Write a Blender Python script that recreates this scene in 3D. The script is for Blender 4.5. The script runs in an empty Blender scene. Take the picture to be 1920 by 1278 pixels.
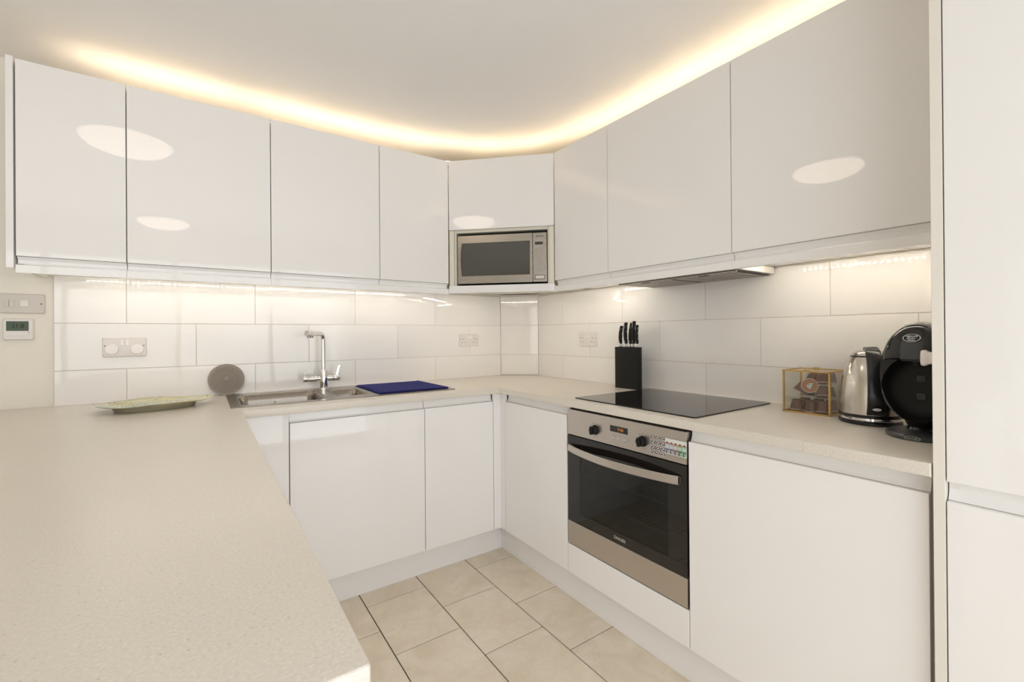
import bpy, bmesh, math, random
from mathutils import Matrix, Vector
random.seed(7)
S = bpy.context.scene
COL = S.collection

# ------------------------------------------------------------------ camera
cam_d = bpy.data.cameras.new('camera'); cam = bpy.data.objects.new('camera', cam_d); COL.objects.link(cam)
YAW, PITCH, ROLL = 0.60643, 0.002264, -0.0073517
CAM = Vector((-1.30455, -2.00472, 1.20025))
fwd = Vector((math.sin(YAW)*math.cos(PITCH), math.cos(YAW)*math.cos(PITCH), math.sin(PITCH)))
r0 = Vector((math.cos(YAW), -math.sin(YAW), 0)); u0 = r0.cross(fwd)
rr = math.cos(ROLL)*r0 + math.sin(ROLL)*u0; uu = -math.sin(ROLL)*r0 + math.cos(ROLL)*u0
cam.matrix_world = Matrix(((rr.x, uu.x, -fwd.x, CAM.x), (rr.y, uu.y, -fwd.y, CAM.y), (rr.z, uu.z, -fwd.z, CAM.z), (0, 0, 0, 1)))
cam_d.sensor_width = 36; cam_d.lens = 832.04/1920*36; cam_d.shift_y = -15.23/1920; cam_d.clip_start = 0.02
S.camera = cam

# ------------------------------------------------------------------ world, exposure, daylight, added fill
S.view_settings.view_transform = 'Standard'; S.view_settings.look = 'None'
S.view_settings.gamma = 1; S.view_settings.use_curve_mapping = False
S.view_settings.exposure = 0.60
W = bpy.data.worlds.new('world'); S.world = W; W.use_nodes = True
W.node_tree.nodes['Background'].inputs[0].default_value = (0.80, 0.86, 1.0, 1)
W.node_tree.nodes['Background'].inputs[1].default_value = 1.0
S.cycles.use_denoising = True
S.cycles.max_bounces = 10; S.cycles.diffuse_bounces = 7; S.cycles.glossy_bounces = 5
S.cycles.transparent_max_bounces = 12; S.cycles.sample_clamp_indirect = 0
S.cycles.caustics_reflective = False; S.cycles.caustics_refractive = False

def area(name, loc, aim, sx, sy, power, color):
    l = bpy.data.lights.new(name, 'AREA'); l.shape = 'RECTANGLE'; l.size = sx; l.size_y = sy
    l.energy = power; l.color = color
    o = bpy.data.objects.new(name, l); COL.objects.link(o); o.location = loc
    o.rotation_euler = Vector(aim).to_track_quat('-Z', 'Y').to_euler()
    return o
DAY = (0.94, 0.96, 0.985); WARM = (1.0, 0.80, 0.58)
area('daylight_window_rear', (-1.55, -3.185, 1.02), (0, 1, 0), 3.7, 1.9, 29, DAY)
area('added_fill_left', (-4.485, -2.1, 0.95), (1, 0, 0), 1.6, 1.7, 3.5, DAY)  # added fill lamp from the left, no glazing known there
LED_UP, LED_DOWN, LAMP_E = 23.0, 38.0, 3.3

# ------------------------------------------------------------------ constants from the survey of the photograph
YS, XH = 0.6194, 0.6149            # tiled faces of the two walls
ZF, ZW, ZU = -0.0185, 0.91, 0.8795 # floor, worktop top, worktop underside
DY, DX = 0.2929, 0.2799            # wall cupboard door faces
BY, BX = 0.0394, 0.0309            # base unit door faces
ZC = 2.33
ZT, ZD, ZP, ZB = 2.193, 1.4914, 1.4310, 1.4640

# ------------------------------------------------------------------ materials
def nt(name):
    m = bpy.data.materials.new(name); m.use_nodes = True
    return m, m.node_tree.nodes, m.node_tree.links, m.node_tree.nodes['Principled BSDF']
def mat(name, col, rough=0.5, metal=0.0, coat=0.0, spec=None, noise=0.0, nscale=40, bump=0.0, bscale=200, emit=None, estr=0):
    m, N, L, b = nt(name)
    b.inputs['Base Color'].default_value = (*col, 1); b.inputs['Roughness'].default_value = rough
    b.inputs['Metallic'].default_value = metal; b.inputs['Coat Weight'].default_value = coat
    b.inputs['Coat Roughness'].default_value = 0.04
    if spec is not None: b.inputs['Specular IOR Level'].default_value = spec
    tc = N.new('ShaderNodeTexCoord')
    if noise:
        n = N.new('ShaderNodeTexNoise'); n.inputs['Scale'].default_value = nscale; n.inputs['Detail'].default_value = 4
        L.new(tc.outputs['Object'], n.inputs['Vector'])
        x = N.new('ShaderNodeMix'); x.data_type = 'RGBA'
        x.inputs[6].default_value = (*[c*(1-noise) for c in col], 1); x.inputs[7].default_value = (*[min(1, c*(1+noise)) for c in col], 1)
        L.new(n.outputs['Fac'], x.inputs[0]); L.new(x.outputs[2], b.inputs['Base Color'])
    if bump:
        n = N.new('ShaderNodeTexNoise'); n.inputs['Scale'].default_value = bscale
        L.new(tc.outputs['Object'], n.inputs['Vector'])
        bp = N.new('ShaderNodeBump'); bp.inputs['Strength'].default_value = bump; bp.inputs['Distance'].default_value = 0.001
        L.new(n.outputs['Fac'], bp.inputs['Height']); L.new(bp.outputs[0], b.inputs['Normal'])
    if emit: b.inputs['Emission Color'].default_value = (*emit, 1); b.inputs['Emission Strength'].default_value = estr
    return m
M = {}
M['gloss'] = mat('gloss_white_lacquer', (0.84, 0.83, 0.82), 0.03, noise=0.006, nscale=3)
M['satin'] = mat('satin_white_board', (0.78, 0.76, 0.735), 0.32, noise=0.006, nscale=3)
M['gable'] = mat('cream_white_board', (0.77, 0.735, 0.67), 0.35, noise=0.01, nscale=4)
M['cream'] = mat('cream_lining_board', (0.72, 0.69, 0.59), 0.4, noise=0.01, nscale=4)
M['plaster'] = mat('painted_plaster', (0.80, 0.765, 0.69), 0.8, noise=0.03, nscale=9, bump=0.15, bscale=60)
M['ceiling'] = mat('ceiling_paint', (0.82, 0.812, 0.80), 0.85, noise=0.01, nscale=5, bump=0.08, bscale=80)
M['grout'] = mat('wall_grout', (0.62, 0.57, 0.50), 0.8)
M['floor_grout'] = mat('floor_grout', (0.035, 0.022, 0.014), 0.9)
M['chrome'] = mat('polished_chrome', (0.80, 0.79, 0.78), 0.05, 1.0)
M['chrome_d'] = mat('dark_chrome', (0.35, 0.34, 0.33), 0.15, 1.0)
M['black'] = mat('black_plastic', (0.012, 0.012, 0.013), 0.22)
M['blackm'] = mat('matt_black_plastic', (0.009, 0.0085, 0.008), 0.5, spec=0.25)
M['blackg'] = mat('gloss_black_plastic', (0.014, 0.013, 0.013), 0.06)
M['charcoal'] = mat('charcoal_plastic', (0.05, 0.055, 0.058), 0.35)
M['hob'] = mat('black_ceramic_glass', (0.012, 0.010, 0.009), 0.025, spec=0.6)
M['dark'] = mat('dark_void', (0.008, 0.007, 0.006), 0.7)
M['white'] = mat('white_plastic', (0.74, 0.70, 0.67), 0.3)
M['white2'] = mat('bright_white_plastic', (0.86, 0.82, 0.80), 0.3)
M['greyplate'] = mat('grey_white_plastic', (0.60, 0.56, 0.51), 0.35)
M['slot'] = mat('socket_slot_dark', (0.05, 0.04, 0.035), 0.6)
M['screw'] = mat('dark_screw', (0.12, 0.10, 0.09), 0.5, 0.6)
M['lcd'] = mat('green_lcd', (0.035, 0.065, 0.022), 0.35)
M['ink'] = mat('lcd_ink', (0.005, 0.01, 0.004), 0.5)
M['silicone'] = mat('taupe_silicone', (0.30, 0.255, 0.215), 0.6, noise=0.05, nscale=60)
M['brass'] = mat('aged_brass', (0.62, 0.42, 0.16), 0.28, 1.0, noise=0.12, nscale=90)
M['capsule'] = mat('brown_capsule', (0.125, 0.048, 0.030), 0.35, noise=0.2, nscale=40)
M['foil'] = mat('copper_lid', (0.36, 0.16, 0.08), 0.35, 0.3)
M['foilrim'] = mat('silver_rim', (0.55, 0.45, 0.40), 0.3, 0.6)
M['mint'] = mat('pale_mint_print', (0.55, 0.72, 0.66), 0.5)
M['rack'] = mat('oven_rack', (0.5, 0.5, 0.48), 0.3, 1.0)
M['cavity'] = mat('oven_enamel', (0.055, 0.058, 0.055), 0.4)
M['ledtape'] = mat('led_tape', (0.85, 0.85, 0.80), 0.5)
M['amber'] = mat('amber_digits', (0.2, 0.05, 0.01), 0.5, emit=(1.0, 0.35, 0.06), estr=0.35)
M['logo'] = mat('silver_print', (0.55, 0.55, 0.54), 0.3, 0.6)
M['inkgrey'] = mat('grey_print', (0.16, 0.14, 0.12), 0.5)
M['filter'] = mat('filter_grey_metal', (0.52, 0.49, 0.45), 0.4, 0.7)
M['filterd'] = mat('filter_shadow_gap', (0.05, 0.045, 0.04), 0.6)
M['mwglass'] = mat('microwave_smoked_glass', (0.085, 0.082, 0.072), 0.12)
M['mwpanel'] = mat('microwave_keypad', (0.40, 0.37, 0.34), 0.4, 0.3)
M['lampshade'] = mat('opal_lamp_glass', (0.85, 0.8, 0.72), 0.3, emit=(1.0, 0.83, 0.66), estr=LAMP_E)
M['led_up'] = mat('warm_led_ceiling_glow', (0.9, 0.8, 0.6), 0.5, emit=(1.0, 0.79, 0.54), estr=LED_UP)
M['led_dn'] = mat('warm_led_dots', (0.9, 0.85, 0.7), 0.5, emit=(1.0, 0.91, 0.78), estr=LED_DOWN)
M['led_dn2'] = mat('warm_led_dots_bright', (0.9, 0.85, 0.7), 0.5, emit=(1.0, 0.91, 0.78), estr=LED_DOWN*1.7)
M['winframe'] = mat('white_window_frame', (0.8, 0.8, 0.8), 0.4)

def speckle():
    m, N, L, b = nt('speckled_cream_worktop')
    tc = N.new('ShaderNodeTexCoord')
    n1 = N.new('ShaderNodeTexNoise'); n1.inputs['Scale'].default_value = 260; n1.inputs['Detail'].default_value = 3; L.new(tc.outputs['Object'], n1.inputs['Vector'])
    r1 = N.new('ShaderNodeValToRGB'); e = r1.color_ramp.elements
    e[0].position = 0.30; e[0].color = (0.62, 0.575, 0.505, 1); e[1].position = 0.45; e[1].color = (0.66, 0.615, 0.545, 1)
    x = e.new(0.58); x.color = (0.68, 0.635, 0.565, 1); x = e.new(0.70); x.color = (0.735, 0.69, 0.61, 1)
    L.new(n1.outputs['Fac'], r1.inputs[0])
    v = N.new('ShaderNodeTexVoronoi'); v.inputs['Scale'].default_value = 95; L.new(tc.outputs['Object'], v.inputs['Vector'])
    lt = N.new('ShaderNodeMath'); lt.operation = 'LESS_THAN'; lt.inputs[1].default_value = 0.13; L.new(v.outputs['Distance'], lt.inputs[0])
    sep = N.new('ShaderNodeSeparateColor'); L.new(v.outputs['Color'], sep.inputs[0])
    g = N.new('ShaderNodeMath'); g.operation = 'GREATER_THAN'; g.inputs[1].default_value = 0.55; L.new(sep.outputs[0], g.inputs[0])
    mu = N.new('ShaderNodeMath'); mu.operation = 'MULTIPLY'; L.new(lt.outputs[0], mu.inputs[0]); L.new(g.outputs[0], mu.inputs[1])
    mu2 = N.new('ShaderNodeMath'); mu2.operation = 'MULTIPLY'; mu2.inputs[1].default_value = 0.6; L.new(mu.outputs[0], mu2.inputs[0])
    mx = N.new('ShaderNodeMix'); mx.data_type = 'RGBA'; mx.inputs[7].default_value = (0.45, 0.40, 0.34, 1)
    L.new(mu2.outputs[0], mx.inputs[0]); L.new(r1.outputs[0], mx.inputs[6])
    n2 = N.new('ShaderNodeTexNoise'); n2.inputs['Scale'].default_value = 3; L.new(tc.outputs['Object'], n2.inputs['Vector'])
    hs = N.new('ShaderNodeHueSaturation'); mr = N.new('ShaderNodeMapRange'); mr.inputs[3].default_value = 0.97; mr.inputs[4].default_value = 1.04
    L.new(n2.outputs['Fac'], mr.inputs[0]); L.new(mr.outputs[0], hs.inputs['Value']); L.new(mx.outputs[2], hs.inputs['Color'])
    L.new(hs.outputs[0], b.inputs['Base Color']); b.inputs['Roughness'].default_value = 0.28
    return m
M['worktop'] = speckle()

def travertine():
    m, N, L, b = nt('beige_marbled_floor_tile')
    tc = N.new('ShaderNodeTexCoord'); oi = N.new('ShaderNodeObjectInfo')
    sc = N.new('ShaderNodeMath'); sc.operation = 'MULTIPLY'; sc.inputs[1].default_value = 37; L.new(oi.outputs['Random'], sc.inputs[0])
    ad = N.new('ShaderNodeVectorMath'); ad.operation = 'ADD'; L.new(tc.outputs['Object'], ad.inputs[0])
    cx = N.new('ShaderNodeCombineXYZ'); L.new(sc.outputs[0], cx.inputs[0]); L.new(sc.outputs[0], cx.inputs[1]); L.new(cx.outputs[0], ad.inputs[1])
    n1 = N.new('ShaderNodeTexNoise'); n1.inputs['Scale'].default_value = 7; n1.inputs['Detail'].default_value = 9; n1.inputs['Roughness'].default_value = 0.62
    n1.inputs['Distortion'].default_value = 0.6; L.new(ad.outputs[0], n1.inputs['Vector'])
    r = N.new('ShaderNodeValToRGB'); e = r.color_ramp.elements
    e[0].position = 0.32; e[0].color = (0.72, 0.625, 0.49, 1); e[1].position = 0.68; e[1].color = (0.84, 0.76, 0.635, 1)
    L.new(n1.outputs['Fac'], r.inputs[0])
    w = N.new('ShaderNodeTexNoise'); w.inputs['Scale'].default_value = 5; w.inputs['Detail'].default_value = 3; w.inputs['Distortion'].default_value = 2.2; L.new(ad.outputs[0], w.inputs['Vector'])
    s = N.new('ShaderNodeMath'); s.operation = 'SUBTRACT'; s.inputs[1].default_value = 0.5; L.new(w.outputs['Fac'], s.inputs[0])
    a = N.new('ShaderNodeMath'); a.operation = 'ABSOLUTE'; L.new(s.outputs[0], a.inputs[0])
    mr = N.new('ShaderNodeMapRange'); mr.inputs[1].default_value = 0.0; mr.inputs[2].default_value = 0.007; mr.inputs[3].default_value = 0.16; mr.inputs[4].default_value = 0.0
    L.new(a.outputs[0], mr.inputs[0])
    mx = N.new('ShaderNodeMix'); mx.data_type = 'RGBA'; mx.inputs[7].default_value = (0.27, 0.19, 0.12, 1); L.new(mr.outputs[0], mx.inputs[0]); L.new(r.outputs[0], mx.inputs[6])
    L.new(mx.outputs[2], b.inputs['Base Color']); b.inputs['Roughness'].default_value = 0.28
    bp = N.new('ShaderNodeBump'); bp.inputs['Strength'].default_value = 0.15; bp.inputs['Distance'].default_value = 0.002
    L.new(n1.outputs['Fac'], bp.inputs['Height']); L.new(bp.outputs[0], b.inputs['Normal'])
    return m
M['travertine'] = travertine()

def walltile():
    m, N, L, b = nt('gloss_white_wall_tile')
    oi = N.new('ShaderNodeObjectInfo'); mr = N.new('ShaderNodeMapRange'); mr.inputs[3].default_value = 0.97; mr.inputs[4].default_value = 1.02
    L.new(oi.outputs['Random'], mr.inputs[0]); hs = N.new('ShaderNodeHueSaturation'); hs.inputs['Color'].default_value = (0.85, 0.83, 0.805, 1)
    L.new(mr.outputs[0], hs.inputs['Value']); L.new(hs.outputs[0], b.inputs['Base Color']); b.inputs['Roughness'].default_value = 0.022
    tc = N.new('ShaderNodeTexCoord'); n = N.new('ShaderNodeTexNoise'); n.inputs['Scale'].default_value = 5; n.inputs['Detail'].default_value = 1
    L.new(tc.outputs['Object'], n.inputs['Vector'])
    bp = N.new('ShaderNodeBump'); bp.inputs['Strength'].default_value = 0.12; bp.inputs['Distance'].default_value = 0.004
    L.new(n.outputs['Fac'], bp.inputs['Height']); L.new(bp.outputs[0], b.inputs['Normal'])
    return m
M['tile'] = walltile()

def brushed(name, col, rough, stretch):
    m, N, L, b = nt(name)
    tc = N.new('ShaderNodeTexCoord'); mp = N.new('ShaderNodeMapping'); mp.inputs['Scale'].default_value = stretch
    L.new(tc.outputs['Object'], mp.inputs[0]); n = N.new('ShaderNodeTexNoise'); n.inputs['Scale'].default_value = 1; n.inputs['Detail'].default_value = 3
    L.new(mp.outputs[0], n.inputs['Vector'])
    mr = N.new('ShaderNodeMapRange'); mr.inputs[3].default_value = rough-0.05; mr.inputs[4].default_value = rough+0.08; L.new(n.outputs['Fac'], mr.inputs[0])
    L.new(mr.outputs[0], b.inputs['Roughness']); b.inputs['Metallic'].default_value = 0.95
    x = N.new('ShaderNodeMix'); x.data_type = 'RGBA'; x.inputs[6].default_value = (*[c*0.93 for c in col], 1); x.inputs[7].default_value = (*[c*1.06 for c in col], 1)
    L.new(n.outputs['Fac'], x.inputs[0]); L.new(x.outputs[2], b.inputs['Base Color'])
    return m
M['steel'] = brushed('brushed_steel', (0.56, 0.515, 0.465), 0.30, (3, 600, 600))
M['sinksteel'] = brushed('satin_sink_steel', (0.31, 0.275, 0.235), 0.24, (300, 300, 3))
M['mwsteel'] = brushed('microwave_steel', (0.40, 0.365, 0.32), 0.26, (3, 600, 600))
M['kettlesteel'] = brushed('kettle_steel', (0.62, 0.575, 0.51), 0.17, (500, 500, 4))

def thin_glass(name, tint, rough=0.02, fac=None):
    m, N, L, b = nt(name); N.remove(b); out = N['Material Output']
    t = N.new('ShaderNodeBsdfTransparent'); t.inputs[0].default_value = (*tint, 1)
    g = N.new('ShaderNodeBsdfGlossy'); g.inputs['Roughness'].default_value = rough; g.inputs[0].default_value = (0.95, 0.95, 0.95, 1)
    lw = N.new('ShaderNodeLayerWeight'); pw = N.new('ShaderNodeMath'); pw.operation = 'POWER'; pw.inputs[1].default_value = 4; L.new(lw.outputs['Facing'], pw.inputs[0])
    f = N.new('ShaderNodeMapRange'); f.inputs[3].default_value = 0.045; f.inputs[4].default_value = 0.9; L.new(pw.outputs[0], f.inputs[0])
    mx = N.new('ShaderNodeMixShader'); L.new(f.outputs[0], mx.inputs[0]); L.new(t.outputs[0], mx.inputs[1]); L.new(g.outputs[0], mx.inputs[2]); L.new(mx.outputs[0], out.inputs[0])
    return m
M['glass'] = thin_glass('clear_glass', (0.96, 0.955, 0.93))
M['ovenglass'] = thin_glass('smoked_oven_glass', (0.33, 0.34, 0.33), 0.02)

def platter_mat():
    m, N, L, b = nt('glazed_green_ceramic')
    tc = N.new('ShaderNodeTexCoord'); n = N.new('ShaderNodeTexNoise'); n.inputs['Scale'].default_value = 9; n.inputs['Detail'].default_value = 6
    L.new(tc.outputs['Object'], n.inputs['Vector'])
    r = N.new('ShaderNodeValToRGB'); e = r.color_ramp.elements
    e[0].position = 0.30; e[0].color = (0.40, 0.47, 0.41, 1); e[1].position = 0.75; e[1].color = (0.70, 0.69, 0.53, 1)
    x = e.new(0.47); x.color = (0.60, 0.62, 0.49, 1); x = e.new(0.60); x.color = (0.62, 0.57, 0.31, 1)
    L.new(n.outputs['Fac'], r.inputs[0])
    v = N.new('ShaderNodeTexVoronoi'); v.inputs['Scale'].default_value = 55; L.new(tc.outputs['Object'], v.inputs['Vector'])
    n2 = N.new('ShaderNodeTexNoise'); n2.inputs['Scale'].default_value = 7; L.new(tc.outputs['Object'], n2.inputs['Vector'])
    g = N.new('ShaderNodeMapRange'); g.inputs[1].default_value = 0.50; g.inputs[2].default_value = 0.62; L.new(n2.outputs['Fac'], g.inputs[0])
    lt = N.new('ShaderNodeMapRange'); lt.inputs[1].default_value = 0.15; lt.inputs[2].default_value = 0.35; lt.inputs[3].default_value = 0.85; lt.inputs[4].default_value = 0; L.new(v.outputs['Distance'], lt.inputs[0])
    mu = N.new('ShaderNodeMath'); mu.operation = 'MULTIPLY'; L.new(g.outputs[0], mu.inputs[0]); L.new(lt.outputs[0], mu.inputs[1])
    mx = N.new('ShaderNodeMix'); mx.data_type = 'RGBA'; mx.inputs[7].default_value = (0.05, 0.085, 0.08, 1); L.new(mu.outputs[0], mx.inputs[0]); L.new(r.outputs[0], mx.inputs[6])
    L.new(mx.outputs[2], b.inputs['Base Color']); b.inputs['Roughness'].default_value = 0.25
    bp = N.new('ShaderNodeBump'); bp.inputs['Strength'].default_value = 0.5; bp.inputs['Distance'].default_value = 0.003; L.new(v.outputs['Distance'], bp.inputs['Height']); L.new(bp.outputs[0], b.inputs['Normal'])
    return m
M['platter'] = platter_mat()
M['platterbase'] = mat('olive_ceramic', (0.42, 0.39, 0.27), 0.35, noise=0.1, nscale=20)

def cloth():
    m, N, L, b = nt('navy_microfibre')
    tc = N.new('ShaderNodeTexCoord'); v = N.new('ShaderNodeTexVoronoi'); v.inputs['Scale'].default_value = 160; L.new(tc.outputs['Object'], v.inputs['Vector'])
    r = N.new('ShaderNodeValToRGB'); r.color_ramp.elements[0].color = (0.040, 0.046, 0.22, 1); r.color_ramp.elements[1].color = (0.016, 0.020, 0.11, 1)
    L.new(v.outputs['Distance'], r.inputs[0]); L.new(r.outputs[0], b.inputs['Base Color']); b.inputs['Roughness'].default_value = 0.9
    b.inputs['Specular IOR Level'].default_value = 0.15
    bp = N.new('ShaderNodeBump'); bp.inputs['Strength'].default_value = 0.5; bp.inputs['Distance'].default_value = 0.001; L.new(v.outputs['Distance'], bp.inputs['Height']); L.new(bp.outputs[0], b.inputs['Normal'])
    return m
M['navy'] = cloth()

def swirl():
    m, N, L, b = nt('black_and_white_tile_print')
    tc = N.new('ShaderNodeTexCoord'); sc = N.new('ShaderNodeVectorMath'); sc.operation = 'SCALE'; sc.inputs['Scale'].default_value = 50; L.new(tc.outputs['Object'], sc.inputs[0])
    fr = N.new('ShaderNodeVectorMath'); fr.operation = 'FRACTION'; L.new(sc.outputs[0], fr.inputs[0])
    sb = N.new('ShaderNodeVectorMath'); sb.operation = 'SUBTRACT'; sb.inputs[1].default_value = (0.5, 0.5, 0); L.new(fr.outputs[0], sb.inputs[0])
    sp = N.new('ShaderNodeSeparateXYZ'); L.new(sb.outputs[0], sp.inputs[0])
    cb = N.new('ShaderNodeCombineXYZ'); L.new(sp.outputs[0], cb.inputs[0]); L.new(sp.outputs[1], cb.inputs[1])
    ln = N.new('ShaderNodeVectorMath'); ln.operation = 'LENGTH'; L.new(cb.outputs[0], ln.inputs[0])
    at = N.new('ShaderNodeMath'); at.operation = 'ARCTAN2'; L.new(sp.outputs[1], at.inputs[0]); L.new(sp.outputs[0], at.inputs[1])
    m1 = N.new('ShaderNodeMath'); m1.operation = 'MULTIPLY'; m1.inputs[1].default_value = 4; L.new(at.outputs[0], m1.inputs[0])
    m2 = N.new('ShaderNodeMath'); m2.operation = 'MULTIPLY'; m2.inputs[1].default_value = 15; L.new(ln.outputs['Value'], m2.inputs[0])
    ad = N.new('ShaderNodeMath'); ad.operation = 'ADD'; L.new(m1.outputs[0], ad.inputs[0]); L.new(m2.outputs[0], ad.inputs[1])
    s = N.new('ShaderNodeMath'); s.operation = 'SINE'; L.new(ad.outputs[0], s.inputs[0])
    gt = N.new('ShaderNodeMath'); gt.operation = 'GREATER_THAN'; gt.inputs[1].default_value = -0.05; L.new(s.outputs[0], gt.inputs[0])
    mx = N.new('ShaderNodeMix'); mx.data_type = 'RGBA'; mx.inputs[6].default_value = (0.03, 0.03, 0.035, 1); mx.inputs[7].default_value = (0.66, 0.62, 0.58, 1)
    L.new(gt.outputs[0], mx.inputs[0]); L.new(mx.outputs[2], b.inputs['Base Color']); b.inputs['Roughness'].default_value = 0.35
    return m
M['swirl'] = swirl()

# ------------------------------------------------------------------ helpers
def smooth(me, ang=22):
    bm = bmesh.new(); bm.from_mesh(me)
    for f in bm.faces: f.smooth = True
    a = math.radians(ang)
    for e in bm.edges:
        e.smooth = not (len(e.link_faces) == 2 and e.calc_face_angle(0) > a)
    bm.to_mesh(me); bm.free()
def obj(name, bm, m, parent=None, bevel=0.0, seg=2, mx=None, recalc=True, ang=22):
    if recalc: bmesh.ops.recalc_face_normals(bm, faces=bm.faces)
    if bevel:
        es = [e for e in bm.edges if len(e.link_faces) == 2 and e.calc_face_angle(0) > 0.6]
        bmesh.ops.bevel(bm, geom=es, offset=bevel, segments=seg, profile=0.5, affect='EDGES', clamp_overlap=True)
    if mx is not None: bm.transform(mx)
    me = bpy.data.meshes.new(name); bm.to_mesh(me); bm.free(); smooth(me, ang)
    for k in (m if isinstance(m, (list, tuple)) else [m]): me.materials.append(M[k])
    o = bpy.data.objects.new(name, me); COL.objects.link(o)
    if parent is not None: o.parent = parent
    return o
def tag(o, label, cat=None, group=None, kind=None):
    if label: o['label'] = label
    if cat: o['category'] = cat
    if group: o['group'] = group
    if kind: o['kind'] = kind
    return o
def thing(name, label, cat, mw, group=None):
    o = bpy.data.objects.new(name, None); COL.objects.link(o); o.empty_display_size = 0.05
    o.matrix_world = mw
    return tag(o, label, cat, group)
def struct(o): o['kind'] = 'structure'; return o
def box(bm, a0, a1, b0, b1, c0, c1, mx=None, mi=0):
    vs = [bm.verts.new((x, y, z)) for x in (a0, a1) for y in (b0, b1) for z in (c0, c1)]
    fs = [(0, 1, 3, 2), (4, 6, 7, 5), (0, 4, 5, 1), (2, 3, 7, 6), (0, 2, 6, 4), (1, 5, 7, 3)]
    for f in fs: bm.faces.new([vs[i] for i in f]).material_index = mi
    if mx is not None: bmesh.ops.transform(bm, matrix=mx, verts=vs)
    return bm
def B(*a, **k): return box(bmesh.new(), *a, **k)
def prism(bm, poly, lo, hi, ax=0, mi=0):
    """polygon in the two remaining axes, extruded along axis ax"""
    def pt(p, t): return {0: (t, p[0], p[1]), 1: (p[0], t, p[1]), 2: (p[0], p[1], t)}[ax]
    A = [bm.verts.new(pt(p, lo)) for p in poly]; C = [bm.verts.new(pt(p, hi)) for p in poly]; n = len(poly)
    bm.faces.new(A).material_index = mi; bm.faces.new(C[::-1]).material_index = mi
    for i in range(n): bm.faces.new((A[i], A[(i+1) % n], C[(i+1) % n], C[i])).material_index = mi
    return bm
def lathe(bm, prof, seg=32, mx=None, mi=0, sx=1, sy=1):
    rings = []; new = []
    for r, z in prof:
        if r < 1e-6: v = bm.verts.new((0, 0, z)); rings.append([v]); new.append(v)
        else:
            rg = [bm.verts.new((r*math.cos(2*math.pi*i/seg)*sx, r*math.sin(2*math.pi*i/seg)*sy, z)) for i in range(seg)]; rings.append(rg); new += rg
    for a, b in zip(rings, rings[1:]):
        for i in range(seg):
            j = (i+1) % seg
            if len(a) == 1 and len(b) == 1: continue
            if len(a) == 1: f = (a[0], b[j], b[i])
            elif len(b) == 1: f = (a[i], a[j], b[0])
            else: f = (a[i], a[j], b[j], b[i])
            bm.faces.new(f).material_index = mi
    if mx is not None: bmesh.ops.transform(bm, matrix=mx, verts=new)
    return bm
def cyl(bm, r, z0, z1, seg=24, mx=None, mi=0): return lathe(bm, [(0, z0), (r, z0), (r, z1), (0, z1)], seg, mx, mi)
def tube(bm, pts, r, seg=12, mi=0, flat=None, up=None, closed=False):
    pts = [Vector(p) for p in pts]; n = len(pts); rings = []; prev = up and Vector(up)
    for i, p in enumerate(pts):
        t = (pts[min(i+1, n-1)] - pts[max(i-1, 0)]).normalized()
        if prev is None: prev = Vector((0, 0, 1)) if abs(t.z) < 0.9 else Vector((1, 0, 0))
        s = (prev - t*prev.dot(t)).normalized(); prev = s; q = t.cross(s)
        ri = r[i] if isinstance(r, (list, tuple)) else r
        fl = flat or 1.0
        rings.append([bm.verts.new(p + s*math.cos(2*math.pi*k/seg)*ri*fl + q*math.sin(2*math.pi*k/seg)*ri) for k in range(seg)])
    for a, b in zip(rings, rings[1:]):
        for k in range(seg): bm.faces.new((a[k], a[(k+1) % seg], b[(k+1) % seg], b[k])).material_index = mi
    bm.faces.new(rings[0][::-1]).material_index = mi; bm.faces.new(rings[-1]).material_index = mi
    return bm
def rrect(x0, x1, y0, y1, r, n=5):
    out = []
    for cx, cy, a in ((x1-r, y1-r, 0), (x0+r, y1-r, 90), (x0+r, y0+r, 180), (x1-r, y0+r, 270)):
        for k in range(n+1):
            t = math.radians(a+90*k/n); out.append((cx+r*math.cos(t), cy+r*math.sin(t)))
    return out
def loft(bm, loops, cap0=True, cap1=True, mi=0):
    R = [[bm.verts.new(p) for p in lp] for lp in loops]
    for a, b in zip(R, R[1:]):
        for i in range(len(a)): bm.faces.new((a[i], a[(i+1) % len(a)], b[(i+1) % len(a)], b[i])).material_index = mi
    if cap0: bm.faces.new(R[0][::-1]).material_index = mi
    if cap1: bm.faces.new(R[-1]).material_index = mi
    return R
def cells(bm, xs, ys, inside, z0, z1, cut=None):
    V = {}
    def v(i, j, z):
        if (i, j, z) not in V: V[(i, j, z)] = bm.verts.new((xs[i], ys[j], z))
        return V[(i, j, z)]
    I = {(i, j) for i in range(len(xs)-1) for j in range(len(ys)-1) if inside((xs[i]+xs[i+1])/2, (ys[j]+ys[j+1])/2)}
    for i, j in I:
        bm.faces.new((v(i, j, z1), v(i+1, j, z1), v(i+1, j+1, z1), v(i, j+1, z1)))
        bm.faces.new((v(i, j, z0), v(i, j+1, z0), v(i+1, j+1, z0), v(i+1, j, z0)))
        for di, dj, a, b in ((-1, 0, (i, j+1), (i, j)), (1, 0, (i+1, j), (i+1, j+1)), (0, -1, (i, j), (i+1, j)), (0, 1, (i+1, j+1), (i, j+1))):
            if (i+di, j+dj) not in I:
                bm.faces.new((v(*a, z0), v(*b, z0), v(*b, z1), v(*a, z1)))
    bmesh.ops.dissolve_limit(bm, angle_limit=0.01, verts=bm.verts, edges=bm.edges)
    return bm
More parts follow.
